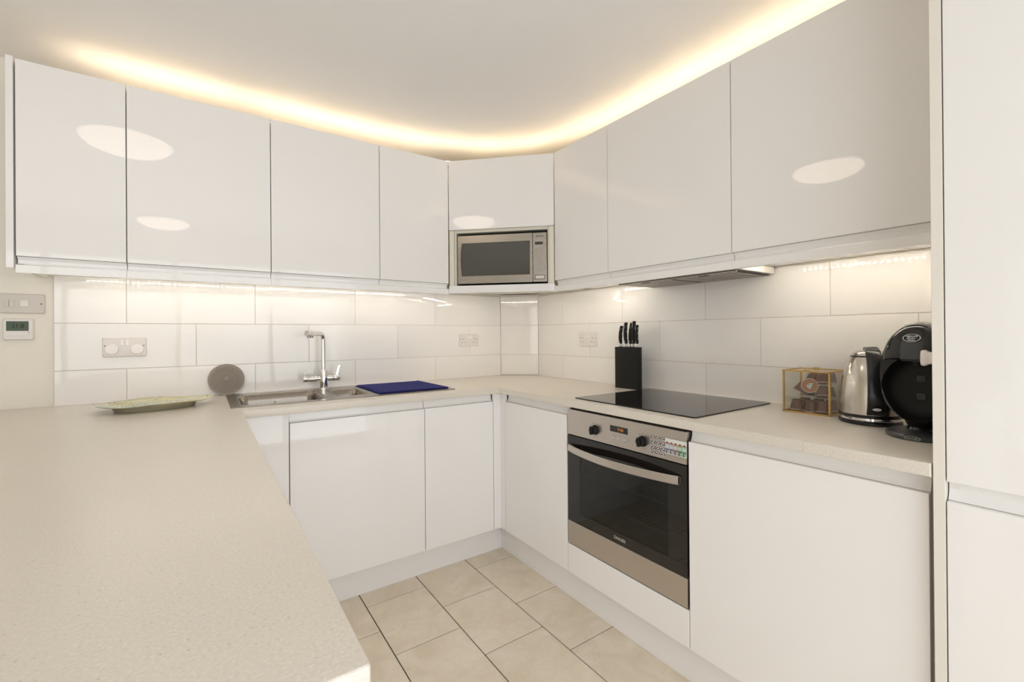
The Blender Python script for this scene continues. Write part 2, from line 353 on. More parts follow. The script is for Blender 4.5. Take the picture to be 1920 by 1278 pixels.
def text(s, size, m, parent, mx, name='lettering', bold=0.0, sx=1.0):
    cu = bpy.data.curves.new(name, 'FONT'); cu.body = s; cu.size = size; cu.align_x = 'CENTER'; cu.align_y = 'CENTER'; cu.extrude = 0.0002; cu.offset = bold
    t = bpy.data.objects.new('t', cu); COL.objects.link(t)
    dg = bpy.context.evaluated_depsgraph_get(); dg.update()
    me = bpy.data.meshes.new_from_object(t.evaluated_get(dg)); bpy.data.objects.remove(t); bpy.data.curves.remove(cu)
    me.name = name; me.transform(mx @ Matrix.Diagonal((sx, 1, 1, 1))); me.materials.clear(); me.materials.append(M[m])
    o = bpy.data.objects.new(name, me); COL.objects.link(o); o.parent = parent
    return o
T = Matrix.Translation
def frame(o, u, w):
    """local x = along the wall to the viewer's right, y = up, z = out towards the viewer"""
    u = Vector(u).normalized(); w = Vector(w).normalized(); v = Vector((0, 0, 1))
    return Matrix(((u.x, v.x, w.x, o[0]), (u.y, v.y, w.y, o[1]), (u.z, v.z, w.z, o[2]), (0, 0, 0, 1)))
def FS(x, y, z): return frame((x, y, z), (1, 0, 0), (0, -1, 0))          # things facing the camera from the sink wall
def FH(x, y, z): return frame((x, y, z), (0, -1, 0), (-1, 0, 0))         # things facing left from the hob wall
A0 = Vector((-0.14895, DY, 0)); B0 = Vector((DX, -0.13638, 0)); TD = (B0-A0).normalized(); ND = Vector((-TD.y, TD.x, 0)); WD = (B0-A0).length
def FD(t, off, z):
    p = A0 + TD*t + ND*off; return frame((p.x, p.y, z), TD, -ND)
RX = Matrix.Rotation(math.radians(90), 4, 'X'); RY = Matrix.Rotation(math.radians(90), 4, 'Y')

# ------------------------------------------------------------------ setting
XL, YF = -4.5, -3.2
struct(obj('floor', B(XL, 0.75, YF, 0.75, ZF-0.1, ZF-0.004), 'floor_grout'))
FLOOR = bpy.data.objects['floor']
TW, TL, L1 = 0.28084, 0.36239, -0.71357
mesh_cache = {}
rest = bmesh.new(); nt_ = 0
for k in range(-14, 4):
    x0 = L1 + k*TW; x1 = x0 + TW
    if x1 < XL: continue
    q = (0.0046, -0.1893)[k % 2]
    for j in range(-15, 3):
        y1 = q - j*TL*(-1); y0 = y1 - TL
        a0, a1, b0, b1 = max(x0, XL)+0.0022, min(x1, 0.12)-0.0022, max(y0, YF)+0.0021, min(y1, 0.14)-0.0021
        if a1-a0 < 0.01 or b1-b0 < 0.01: continue
        near = a1 > -2.0 and b1 > -2.9
        if near:
            key = (round(a1-a0, 4), round(b1-b0, 4))
            if key not in mesh_cache:
                o = obj('tile', B(0, key[0], 0, key[1], ZF-0.009, ZF), 'travertine', FLOOR, bevel=0.0004, seg=1); mesh_cache[key] = o.data
            else:
                o = bpy.data.objects.new('tile', mesh_cache[key]); COL.objects.link(o); o.parent = FLOOR
            o.location = (a0, b0, 0)
        else: box(rest, a0, a1, b0, b1, ZF-0.009, ZF)
o = obj('floor_tiles_beyond', rest, 'travertine', FLOOR); o.name = 'tile_field'; o['kind'] = 'stuff'
struct(obj('ceiling', B(XL-0.1, 0.75, YF-0.1, 0.75, ZC, ZC+0.1), 'ceiling'))
PW = YS + 0.008
WR = struct(obj('wall_rear', B(XL-0.1, 0.85, PW, PW+0.1, ZF-0.1, ZC), 'plaster'))
WH = struct(obj('wall_right', B(XH+0.008, XH+0.108, YF-0.1, 0.74, ZF-0.1, ZC), 'plaster'))
# boxed-in corner
k0 = Vector((0.4181, YS)); k1 = Vector((XH, 0.4404)); kd = (k1-k0).normalized(); kn = Vector((-kd.y, kd.x))
bm = bmesh.new(); o8 = 0.008
prism(bm, [(k0.x+kn.x*o8, k0.y+kn.y*o8), (k1.x+kn.x*o8, k1.y+kn.y*o8), (XH+0.02, k1.y), (XH+0.02, YS+0.02), (k0.x, YS+0.02)], ZW-0.05, 1.475, 2)
WC = struct(obj('wall_corner', bm, 'plaster'))
struct(obj('wall_left', B(XL-0.1, XL, YF-0.1, PW, ZF-0.1, ZC), 'plaster'))
bm = bmesh.new()
wx0, wx1, wz0, wz1 = -3.45, 0.35, 0.02, 2.02
box(bm, XL-0.1, wx0, YF-0.1, YF, ZF-0.1, ZC); box(bm, wx1, 0.75, YF-0.1, YF, ZF-0.1, ZC); box(bm, wx0, wx1, YF-0.1, YF, ZF-0.1, wz0); box(bm, wx0, wx1, YF-0.1, YF, wz1, ZC)
struct(obj('wall_front', bm, 'plaster'))
def window(name, frm, w, h, nx):
    e = bpy.data.objects.new(name, None); COL.objects.link(e); e.matrix_world = frm; struct(e)
    bm = bmesh.new()
    for a, b_, c, d in ((0, .05, 0, h), (w-.05, w, 0, h), (.05, w-.05, 0, .05), (.05, w-.05, h-.05, h)): box(bm, a, b_, c, d, 0, .05)
    obj('window_frame', bm, 'winframe', e, bevel=.003)
    for i in range(1, nx): obj('mullion', B(w*i/nx-.025, w*i/nx+.025, .05, h-.05, 0.005, .045), 'winframe', e, bevel=.003)
    for i in range(nx):
        obj('pane', B(w*i/nx+(.05 if i == 0 else .025), w*(i+1)/nx-(.05 if i == nx-1 else .025), .05, h-.05, .020, .026), 'glass', e)
window('window_1', frame((wx1, YF-.01, wz0), (-1, 0, 0), (0, 1, 0)), wx1-wx0, wz1-wz0, 4)
window('added_window_2', frame((XL+.001, -2.95, 0.06), (0, 1, 0), (1, 0, 0)), 1.7, 1.80, 2)  # invented window, added out of view to go with the left fill lamp
# skirting on the painted walls out of frame
struct(obj('baseboard_left', B(XL, XL+.015, YF, PW, ZF, ZF+.1), 'satin', bevel=.003))

# wall tiles
G = 0.0012
def wtile(parent, frm, u0, u1, z0, z1):
    if u1-u0 < 0.006: return
    o = obj('tile', B(u0+G, u1-G, z0+G, z1-G, -0.0079, 0.0), 'tile', parent, bevel=0.0009, seg=2); o.matrix_world = frm; return o
def grout(parent, frm, u0, u1, z0, z1):
    o = obj('grout', B(u0, u1, z0, z1, -0.0078, -0.0018), 'grout', parent); o.matrix_world = frm
TWD = 0.502; ZA, ZBB, ZTT = 1.2595, 1.0573, 1.4615; X0T = -1.8232
frm = FS(0, YS, 0)
grout(WR, frm, X0T+.001, k0.x, ZW+.0035, ZTT)
for z0, z1, st in ((ZW+.003, ZBB, -1.5911-TWD), (ZBB, ZA, -1.33643-TWD), (ZA, ZTT, -1.5911-TWD)):
    for i in range(6): wtile(WR, frm, max(X0T, st+i*TWD), min(k0.x, st+(i+1)*TWD), z0, z1)
o = obj('sealant', B(X0T, k0.x, ZW+.0004, ZW+.0045, -.003, .003), 'white2', WR); o.matrix_world = frm
frm = FH(XH, 0, 0)
grout(WH, frm, -k1.y, 1.7285, ZW+.0035, ZTT)
for z0, z1, st in ((ZW+.003, ZBB, -0.18424-TWD), (ZBB, ZA, 0.06463-TWD), (ZA, ZTT, -0.18424-TWD)):
    for i in range(6): wtile(WH, frm, max(-k1.y, st+i*TWD), min(1.7285, st+(i+1)*TWD), z0, z1)
o = obj('sealant', B(-k1.y, 1.7285, ZW+.0004, ZW+.0045, -.003, .003), 'white2', WH); o.matrix_world = frm
frm = frame((k0.x, k0.y, 0), (kd.x, kd.y, 0), (-kn.x, -kn.y, 0)); kl = (k1-k0).length
grout(WC, frm, 0, kl, ZW+.0035, ZTT)
for z0, z1 in ((ZW+.003, ZBB), (ZBB, ZA), (ZA, ZTT)): wtile(WC, frm, 0, kl, z0, z1)

# ------------------------------------------------------------------ base units
def plinth(name, label, mw, L_):
    return tag(obj(name, B(0, L_, 0, 0.150, -0.016, 0), 'gloss', None, bevel=.0008), label, 'plinth')
def place(o, mw): o.matrix_world = mw; return o
XE0, XE1, XE2 = -1.0156, -0.4132, -0.0143
place(plinth('plinth', 'glossy white plinth along the floor below the sink cupboards', None, 1.284), FS(-1.197, 0.1200, ZF))
place(plinth('plinth', 'glossy white plinth along the floor below the oven run', None, 1.845), FH(0.0859, 0.1195, ZF))
def jdoor(parent, u0, u1, z0, z1, top=None, m='gloss'):
    """slab door with a scooped J-pull handle rail on its top (base) or bottom (wall) edge; face at w=0"""
    d = obj('door', B(u0, u1, z0, z1, -0.0195, 0), m, parent, bevel=0.0014, seg=2)
    if top is not None:
        h = abs(top - (z1 if top > z1 else z0)); s = 1 if top > z1 else -1; zb = z1 if s > 0 else z0
        prof = [(-.0205, zb-s*.012), (-.0195, zb+s*.0002)] if False else []
        pts = [(-.0300, zb-s*.006), (-.0196, zb-s*.006), (-.0196, zb+s*.0003), (-.0130, zb+s*.0010), (-.0150, zb+s*.0035), (-.0185, zb+s*.0080), (-.0215, zb+s*h*.45), (-.0225, zb+s*h*.75), (-.0215, zb+s*h), (-.0300, zb+s*h)]
        bm = bmesh.new(); prism(bm, [(p[1], p[0]) for p in pts], u0, u1, 0)
        hr = obj('handle_rail', bm, m, d)
    return d
def base_unit(name, label, mw, w, doors, z0=0.1363, depth=0.52, cat='cupboard', group=None):
    """origin: door-face plane, floor level; doors = list of (u0,u1)"""
    t = thing(name, label, cat, mw, group)
    bm = bmesh.new(); zf = -ZF
    a, b_ = 0.0005, w-0.0005
    D = -depth
    box(bm, a, a+.018, z0+zf, ZU-.004+zf, D, -.0305); box(bm, b_-.018, b_, z0+zf, ZU-.004+zf, D, -.0305)
    box(bm, a+.018, b_-.018, z0+zf, z0+.018+zf, D, -.0305); box(bm, a+.018, b_-.018, z0+.018+zf, ZU-.004+zf, D, D+.008)
    obj('carcass', bm, 'satin', t)
    for u0, u1 in doors: jdoor(t, u0+.0015, u1-.0015, z0+zf, .8341+zf, .8775+zf)
    return t
base_unit('base_cupboard', 'wide white cupboard below the left sink bowl', FS(XE0, BY, ZF), XE1-XE0, [(0, XE1-XE0)])
base_unit('base_cupboard', 'narrower white cupboard under the drainer next to the inner corner', FS(XE1, BY, ZF), XE2-XE1, [(0, XE2-XE1)])
base_unit('base_cupboard', 'slim white cupboard between the inner corner and the oven', FH(BX, -0.0067, ZF), 0.4998, [(0, .4998)])
base_unit('base_cupboard', 'wide white cupboard right of the oven below the kettle', FH(BX, -1.1135, ZF), 0.6052, [(0, .6052)])
# posts and fillers
t = thing('corner_post', 'narrow white corner post where the two runs of units meet', 'post', T((0, 0, ZF)))
bm = bmesh.new()
box(bm, XE2+.0015, BX+.016, BY, BY+.016, .1363-ZF, ZU-.001-ZF); obj('post_panel', bm, 'gloss', t, bevel=.0008)
bm = bmesh.new()
box(bm, BX, BX+.016, -.0067+.0015, BY-.0002, .1363-ZF, ZU-.001-ZF); obj('post_panel', bm, 'gloss', t, bevel=.0008)
tag(obj('filler_panel', B(-1.1995, XE0-.002, BY, BY+.018, .1363, ZU-.0005), 'gloss', None, bevel=.0008), 'plain white filler panel left of the sink cupboard, beside the peninsula', 'panel')

# oven housing + oven
t = thing('oven_housing', 'white housing around the built-in oven with plain panel below', 'cupboard', FH(BX, -.5065, ZF))
zf = -ZF; w = .607
bm = bmesh.new(); box(bm, .0005, .0045, .1363+zf, ZU-.004+zf, -.52, -.022); box(bm, w-.0045, w-.0005, .1363+zf, ZU-.004+zf, -.52, -.022); box(bm, .0045, w-.0045, .238+zf, .256+zf, -.52, -.022)
box(bm, .0045, w-.0045, .1363+zf, .1543+zf, -.52, -.022); obj('carcass', bm, 'dark', t)
obj('lower_panel', B(.0015, w-.0015, .1363+zf, .2645+zf, -.0195, 0), 'gloss', t, bevel=.0014)

OY0, OZ0 = -0.5121, 0.2692
ov = thing('built_in_oven', 'stainless steel built-in oven with dark glass door and curved handle', 'oven', FH(0.030, OY0, OZ0))
OW, OH = 0.5960, 0.5947
bm = bmesh.new(); box(bm, .012, OW-.012, .004, OH-.01, -.50, -.48); box(bm, .012, .03, .004, OH-.01, -.48, -.03); box(bm, OW-.03, OW-.012, .004, OH-.01, -.48, -.03)
box(bm, .03, OW-.03, .004, .03, -.48, -.03); box(bm, .03, OW-.03, OH-.12, OH-.01, -.48, -.03)
obj('oven_body', bm, 'cavity', ov)
gz0, gz1 = 0.1010, 0.4800
cp = obj('control_panel', B(0, OW, gz1+.004, OH, -.03, 0), 'steel', ov, bevel=.0012)
obj('lower_trim', B(0, OW, 0, gz0-.001, -.022, 0), 'steel', ov, bevel=.0012)
dr = bmesh.new(); ix0, ix1, iz0, iz1 = .075, OW-.075, gz0+.045, gz1-.075
for q in ((0, ix0, gz0, gz1), (ix1, OW, gz0, gz1), (ix0, ix1, gz0, iz0), (ix0, ix1, iz1, gz1)): box(dr, q[0], q[1], q[2], q[3], -.022, -.0005)
dr = obj('oven_door', dr, 'hob', ov, recalc=True)
obj('door_window', B(ix0, ix1, iz0, iz1, -.006, -.0007), 'ovenglass', dr)
for zz in (.19, .30):
    bm = bmesh.new(); tube(bm, [(.045, zz, -.06), (OW-.045, zz, -.06)], .003, 8); tube(bm, [(.045, zz, -.42), (OW-.045, zz, -.42)], .003, 8)
    for i in range(22): xx = .06+i*(OW-.12)/21; tube(bm, [(xx, zz, -.06), (xx, zz, -.42)], .0012, 5)
    obj('oven_rack', bm, 'rack', ov)
# handle: bowed flat bar
bm = bmesh.new(); N_ = 24; hz = .4275; lo = []
for i in range(N_+1):
    s = i/N_; x = .016+s*(OW-.040); bow = .012+.046*math.sin(math.pi*s)**.85
    lo.append([(x, hz-.0140, bow-.005), (x, hz+.0140, bow-.006), (x, hz+.0150, bow-.001), (x, hz+.0125, bow+.002), (x, hz-.0125, bow+.003), (x, hz-.0155, bow-.001)])
loft(bm, lo); box(bm, .016, .034, hz-.011, hz+.011, -.001, .012); box(bm, OW-.042, OW-.024, hz-.011, hz+.011, -.001, .012)
obj('oven_handle', bm, 'steel', dr)
text('ZANUSSI', .0165, 'logo', dr, T((.298, .1225, .0002)), sx=.9, bold=.0003)
def knob(x):
    bm = bmesh.new(); kz = .5295
    lathe(bm, [(0, 0), (.0205, 0), (.0205, .002), (.0175, .004), (.0165, .020), (.015, .022), (0, .022)], 28, T((x, kz, .0002)))
    k = obj('knob', bm, 'blackm', ov, bevel=0)
    obj('knob_grip', B(x-.0165, x+.0165, kz-.0065, kz+.0065, .020, .029), 'blackm', k, bevel=.002, mx=T((x, kz, 0)) @ Matrix.Rotation(math.radians(90), 4, 'Z') @ T((-x, -kz, 0)))
    bm = bmesh.new()
    for a in (150, 120, 90, 60, 30, -70, -95):
        if a == 150 and x > .3: continue
        ca, sa = math.cos(math.radians(a)), math.sin(math.radians(a)); px_, pz_ = x+ca*.028, kz+sa*.028
        box(bm, px_-.0022, px_+.0022, pz_-.0028, pz_-.0018, 0, .0003); box(bm, px_-.0022, px_+.0022, pz_+.0018, pz_+.0028, 0, .0003); box(bm, px_-.0022, px_-.0014, pz_-.0018, pz_+.0018, 0, .0003); box(bm, px_+.0014, px_+.0022, pz_-.0018, pz_+.0018, 0, .0003)
    obj('dial_marks', bm, 'inkgrey', k)['kind'] = 'stuff'
knob(.1706); knob(.4138)
ds = obj('display', B(.2536, .3433, .5400, .5640, -.001, .0006), 'hob', ov)
text('9:46', .0165, 'amber', ds, T((.308, .552, .0009)), name='digits')
for x in (.2673, .2977, .3273):
    bm = bmesh.new(); lathe(bm, [(.0068, 0), (.0068, .0012), (.0055, .0016), (.0050, .0035), (.0042, .0045), (0, .0045)], 20, T((x, .5166, .0002))); obj('button', bm, 'logo', ov)
# magnets stuck on the control panel
tag(place(obj('tile_pattern_magnet', B(0, .0600, 0, .0620, 0, .002), 'swirl'), FH(.0295, -.9648, .7660)), 'small square magnet with black and white tile pattern, on oven panel', 'magnet')
cols = {'m_sky': (.70, .74, .70), 'm_red': (.32, .09, .06), 'm_lav': (.42, .40, .47), 'm_blue': (.34, .40, .50), 'm_pink': (.50, .33, .29), 'm_green': (.22, .40, .28), 'm_green2': (.30, .50, .33), 'm_dark': (.05, .05, .06), 'm_base': (.40, .38, .38)}
for k, c in cols.items(): M[k] = mat(k.replace('m_', 'magnet_print_'), c, .4)
ks = list(cols); bm = bmesh.new(); box(bm, 0, .0845, 0, .0540, 0, .0015, mi=0)
hw = .0169
for i, c in enumerate(('m_lav', 'm_blue', 'm_pink', 'm_green', 'm_green2')):
    x = i*hw; box(bm, x, x+hw, .002, .036, .0015, .0018, mi=ks.index(c))
    prism(bm, [(x-.0002, .036), (x+hw+.0002, .036), (x+hw*.75, .041), (x+hw*.5, .0435), (x+hw*.25, .041)], .0015, .0019, 2, mi=1)
    box(bm, x+.001, x+hw-.001, .0145, .0175, .0018, .0022, mi=7)
    for j in range(3): box(bm, x+.0025+j*.0045, x+.0048+j*.0045, .021, .031, .0018, .0020, mi=0)
    box(bm, x+.0035, x+.0075, .002, .012, .0018, .0020, mi=7); box(bm, x+.0105, x+.0145, .004, .012, .0018, .0020, mi=8)
tag(place(obj('town_houses_magnet', bm, ks), FH(.0295, -1.0254, .7765)), 'fridge magnet printed with a row of colourful town houses, on oven panel', 'magnet')

# peninsula base
t = thing('peninsula_unit', 'white panelled base carrying the worktop peninsula in the foreground', 'cupboard', T((-1.62, -.8, ZF)))
obj('side_panel', B(-.405, .40, -.775, -.757, 0, ZU-.001+zf), 'gloss', t, bevel=.001)
obj('end_gable', B(.402, .42, -.757, .940, 0, ZU-.001+zf), 'gloss', t, bevel=.001)
obj('back_panel', B(-.405, -.387, -.757, 1.418, 0, ZU-.001+zf), 'gloss', t, bevel=.001)

# ------------------------------------------------------------------ worktop with sink cut-out
SX0, SX1, SY0, SY1 = -1.2190, -0.2170, 0.0860, 0.5750
cx0, cx1, cy0, cy1 = SX0+.012, SX1-.012, SY0+.012, SY1-.012
PX0, PXL, PY = -1.1843, -2.06, -1.6097
wt = thing('worktop', 'speckled cream stone worktop running round the room and along the peninsula', 'worktop', T((-.6, .3, ZU)))
SEAM = -1.4755
def ins(x, y):
    if cx0 < x < cx1 and cy0 < y < cy1: return False
    if y > 0: return x < XH+.006
    return x < PX0 or (x > 0 and y > SEAM)
bm = cells(bmesh.new(), sorted([PXL, PX0, 0, XH+.006, cx0, cx1]), sorted([PY, SEAM, 0, YS+.006, cy0, cy1]), lambda x, y: ins(x, y), ZU, ZW)
bmesh.ops.recalc_face_normals(bm, faces=bm.faces)
def front_edges(bm, conds):
    out = []
    for e in bm.edges:
        if len(e.link_faces) != 2 or e.calc_face_angle(0) < .6: continue
        a, b_ = e.verts[0].co, e.verts[1].co
        if any(c((a+b_)/2, a, b_) for c in conds): out.append(e)
    return out
same = lambda a, b_, i: abs(a[i]-b_[i]) < 1e-6
es = front_edges(bm, [lambda m_, a, b_: m_.y < YS and not (cx0-.001 < m_.x < cx1+.001 and cy0-.001 < m_.y < cy1+.001) and m_.x < XH and abs(m_.y-SEAM) > .001 or (abs(m_.y-SEAM) < .001 and m_.x < -1)])
bmesh.ops.bevel(bm, geom=es, offset=.0035, segments=3, profile=.5, affect='EDGES')
bm.transform(T((.6, -.3, -ZU)))
obj('slab', bm, 'worktop', wt, recalc=False)
bm = B(0, XH+.006, -1.7272, SEAM-.0006, ZU, ZW); bmesh.ops.recalc_face_normals(bm, faces=bm.faces)
es = [e for e in bm.edges if (e.verts[0].co.x+e.verts[1].co.x) < .01 and abs(e.verts[0].co.y-SEAM) > .0 and not (abs(e.verts[0].co.y-SEAM) < .002 and abs(e.verts[1].co.y-SEAM) < .002)]
bmesh.ops.bevel(bm, geom=es, offset=.0035, segments=3, profile=.5, affect='EDGES'); bm.transform(T((.6, -.3, -ZU)))
obj('slab', bm, 'worktop', wt, recalc=False)

# ------------------------------------------------------------------ sink
sk = thing('sink', 'stainless steel inset sink with one and a half bowls and drainer', 'sink', T((-.72, .33, ZW)))
OX, OYK = .72, -.33
def L2(lp, z): return [(x+OX, y+OYK, z) for x, y in lp]
bm = bmesh.new(); zr = .0030
b1 = rrect(-1.182, -.828, .128, .505, .045, 6); b2 = rrect(-.790, -.630, .175, .455, .035, 6); b3 = rrect(-.600, -.236, .112, .548, .02, 6)
outer = rrect(SX0, SX1, SY0, SY1, .010, 4)
edges = []
for lp in (outer, b1, b2, b3):
    vs = [bm.verts.new(p) for p in L2(lp, zr)]
    edges += [bm.edges.new((vs[i], vs[(i+1) % len(vs)])) for i in range(len(vs))]
bmesh.ops.triangle_fill(bm, use_beauty=True, use_dissolve=False, edges=edges)
fs = list(bm.faces)
def hole(lp, f):
    c = f.calc_center_median()
    ins_ = False; P_ = [(x+OX, y+OYK) for x, y in lp]; n = len(P_)
    for i in range(n):
        (xa, ya), (xb, yb) = P_[i], P_[(i+1) % n]
        if (ya > c.y) != (yb > c.y) and c.x < (xb-xa)*(c.y-ya)/(yb-ya)+xa: ins_ = not ins_
    return ins_
bmesh.ops.delete(bm, geom=[f for f in fs if any(hole(l, f) for l in (b1, b2, b3))], context='FACES_ONLY')
loft(bm, [L2(outer, zr), L2(rrect(SX0-.0008, SX1+.0008, SY0-.0008, SY1+.0008, .011, 4), zr-.0012), L2(rrect(SX0-.0008, SX1+.0008, SY0-.0008, SY1+.0008, .011, 4), .0002), L2(rrect(SX0+.02, SX1-.02, SY0+.02, SY1-.02, .011, 4), .0002)], False, False)
bmesh.ops.remove_doubles(bm, verts=bm.verts, dist=.00005)
obj('deck', bm, 'sinksteel', sk)
def shr(args, d): x0, x1, y0, y1, r = args; return rrect(x0+d, x1-d, y0+d, y1-d, max(r-d*.3, .01), 6)
def bowl(args, depth):
    bm = bmesh.new()
    loft(bm, [L2(shr(args, d), z) for d, z in ((0, zr), (.003, zr-.001), (.006, -.004), (.010, -.010), (.014, -.03), (.022, -depth+.035), (.032, -depth+.012), (.055, -depth), (.09 if args[1]-args[0] > .3 else .07, -depth-.001))], False, True)
    b_ = obj('bowl', bm, 'sinksteel', sk, recalc=False, ang=50)
    cx, cy = (args[0]+args[1])/2+OX, (args[2]+args[3])/2+OYK
    bm = bmesh.new(); lathe(bm, [(.042, 0), (.040, .002), (.030, .0015), (.026, -.003), (0, -.003)], 24, T((cx, cy, -depth))); obj('waste', bm, 'chrome', b_)
bowl((-1.182, -.828, .128, .505, .045), .165); bowl((-.790, -.630, .175, .455, .035), .11)
bm = bmesh.new(); a3 = (-.600, -.236, .112, .548, .02)
loft(bm, [L2(shr(a3, d), z) for d, z in ((0, zr), (.004, -.001), (.008, -.003))], False, True); obj('drainer', bm, 'sinksteel', sk, recalc=False)
bm = bmesh.new()
for i in range(9):
    yy = .15+i*.045; tube(bm, [(-.585+OX, yy+OYK, -.003), (-.575+OX, yy+OYK, .0005), (-.26+OX, yy+OYK, -.0005), (-.25+OX, yy+OYK, -.003)], .004, 8)
obj('drainer_ridges', bm, 'sinksteel', sk)
# tap
tp = thing('kitchen_tap', 'chrome three-way kitchen mixer tap behind the sink bowls', 'tap', T((-.778, .540, ZW+zr)))
bm = bmesh.new(); lathe(bm, [(0, 0), (.0285, 0), (.0285, .004), (.0235, .007), (.0235, .062), (0, .062)], 32); obj('tap_base', bm, 'chrome', tp)
bm = bmesh.new()
lathe(bm, [(0, -.078), (.0150, -.078), (.0165, -.075), (.0165, .046), (0, .046)], 28, T((0, 0, .0565)) @ RY)
obj('cross_body', bm, 'chrome', tp)
bm = bmesh.new(); lathe(bm, [(0, .049), (.0165, .049), (.0172, .052), (.0172, .078), (.0160, .082), (0, .082)], 28, T((0, 0, .0565)) @ RY); hn = obj('handle', bm, 'chrome', tp)
bm = bmesh.new(); lathe(bm, [(.014, .045), (.014, .050)], 24, T((0, 0, .0565)) @ RY); obj('handle_gap', bm, 'dark', hn)
bm = bmesh.new(); loft(bm, [[(x0-.006, -.005, z), (x0+.006, -.005, z), (x0+.006, .001, z), (x0-.006, .001, z)] for x0, z in ((.067, .068), (.072, .088), (.080, .118), (.083, .124))]); obj('lever', bm, 'chrome', hn, bevel=.001)
bm = bmesh.new(); lathe(bm, [(0, -.100), (.0155, -.100), (.0170, -.096), (.0170, -.080), (0, -.080)], 28, T((0, 0, .0565)) @ RY); hn = obj('handle', bm, 'chrome', tp)
bm = bmesh.new(); tube(bm, [(-.090, 0, .070), (-.090, 0, .106)], .0036, 12); obj('lever', bm, 'chrome', hn)
bm = bmesh.new(); lathe(bm, [(0, .060), (.0215, .062), (.0215, .098), (.0185, .102), (.0, .102)], 32); obj('collar', bm, 'chrome', tp)
sd = Vector((-.66, -.75, 0)).normalized(); pts = [(0, 0, .10), (0, 0, .20), (0, 0, .262)]
for k in range(1, 9):
    a = math.radians(90*k/8); p = sd*(.034*(1-math.cos(a))); pts.append((p.x, p.y, .262+.034*math.sin(a)))
for d in (.06, .09, .10): p = sd*d; pts.append((p.x, p.y, .2965))
bm = bmesh.new(); tube(bm, pts, [.0115]*5+[.012]*6+[.0125, .0135, .0140], 20, up=(1, 0, 0)); obj('riser', bm, 'chrome', tp, ang=60)
bm = bmesh.new(); p0 = sd*.10; p1 = sd*.152
tube(bm, [(p0.x, p0.y, .2965), tuple(p1+Vector((0, 0, .2965)))], .0152, 24); sp_ = obj('spout_head', bm, 'chrome', tp, bevel=.002)
for d in (.112, .136):
    p = sd*d; bm = bmesh.new(); lathe(bm, [(0, 0), (.0085, 0), (.0090, .003), (.0090, .012), (0, .012)], 20, T((p.x, p.y, .274))); obj('nozzle', bm, 'chrome_d', sp_)

# ------------------------------------------------------------------ hob
hb = thing('induction_hob', 'black ceramic glass hob set into the worktop above the oven', 'hob', T((.315, -.83, ZW)))
bm = bmesh.new(); loft(bm, [[(x-.315, y+.83, z) for x, y in rrect(.0530, .5750, -1.1265, -.5345, .006, 3)] for z in (.0002, .0042, .0050)]); obj('glass_plate', bm, 'hob', hb)

# ------------------------------------------------------------------ wall cupboards
def wall_unit(label, mw, w, z0=ZB, door_z0=ZD, gapL=.0015, gapR=.0015, depth=.300, name='wall_cupboard', pel=True):
    """origin: door face plane, at pelmet underside"""
    t = thing(name, label, 'cupboard', mw, None); q = ZP
    bm = bmesh.new(); D = -depth; a, b_ = .0004, w-.0004
    box(bm, a, a+.018, z0-q, ZT-.006-q, D, -.0305); box(bm, b_-.018, b_, z0-q, ZT-.006-q, D, -.0305)
    box(bm, a+.018, b_-.018, z0-q, z0+.018-q, D, -.0305); box(bm, a+.018, b_-.018, ZT-.024-q, ZT-.006-q, D, -.0305); box(bm, a+.018, b_-.018, z0+.018-q, ZT-.024-q, D, D+.008)
    obj('carcass', bm, 'satin', t)
    jdoor(t, gapL, w-gapR, door_z0-q, ZT-q, .0325)
    if pel: obj('pelmet', B(0.0002, w-.0002, 0, .0290, -.020, -.0010), 'gloss', t, bevel=.001)
    return t
XC = [-1.8548, -1.5538, -1.0509, -.5475, -.1490]
labs = ['leftmost white wall cupboard with the window reflection, above the double socket',
        'second white wall cupboard from the left, reflecting two ceiling lamps',
        'third white wall cupboard from the left, above the kitchen tap',
        'narrow white wall cupboard directly left of the microwave']
for i in range(4): wall_unit(labs[i], FS(XC[i], DY, ZP), XC[i+1]-XC[i])
YC = [-.1364, -.5273, -1.1312, -1.7290]
labs = ['narrow white wall cupboard directly right of the microwave', 'white wall cupboard above the hob with the extractor beneath it',
        'large rightmost white wall cupboard beside the tall unit, reflecting a ceiling lamp']
for i in range(3): wall_unit(labs[i], FH(DX, YC[i], ZP), YC[i]-YC[i+1])
tag(obj('end_panel', B(-1.8775, -1.8585, DY, YS+.006, 1.4480, 2.200), 'gloss', None, bevel=.001), 'tall white end panel closing the left end of the wall cupboards', 'panel')
tag(obj('bracket', bmesh.ops and prism(bmesh.new(), [(.30, 1.4630), (.60, 1.4630), (.60, 1.4480), (.50, 1.4480)], -1.853, -1.835, 0), 'gable', None), 'small cream batten under the leftmost wall cupboard', 'batten')
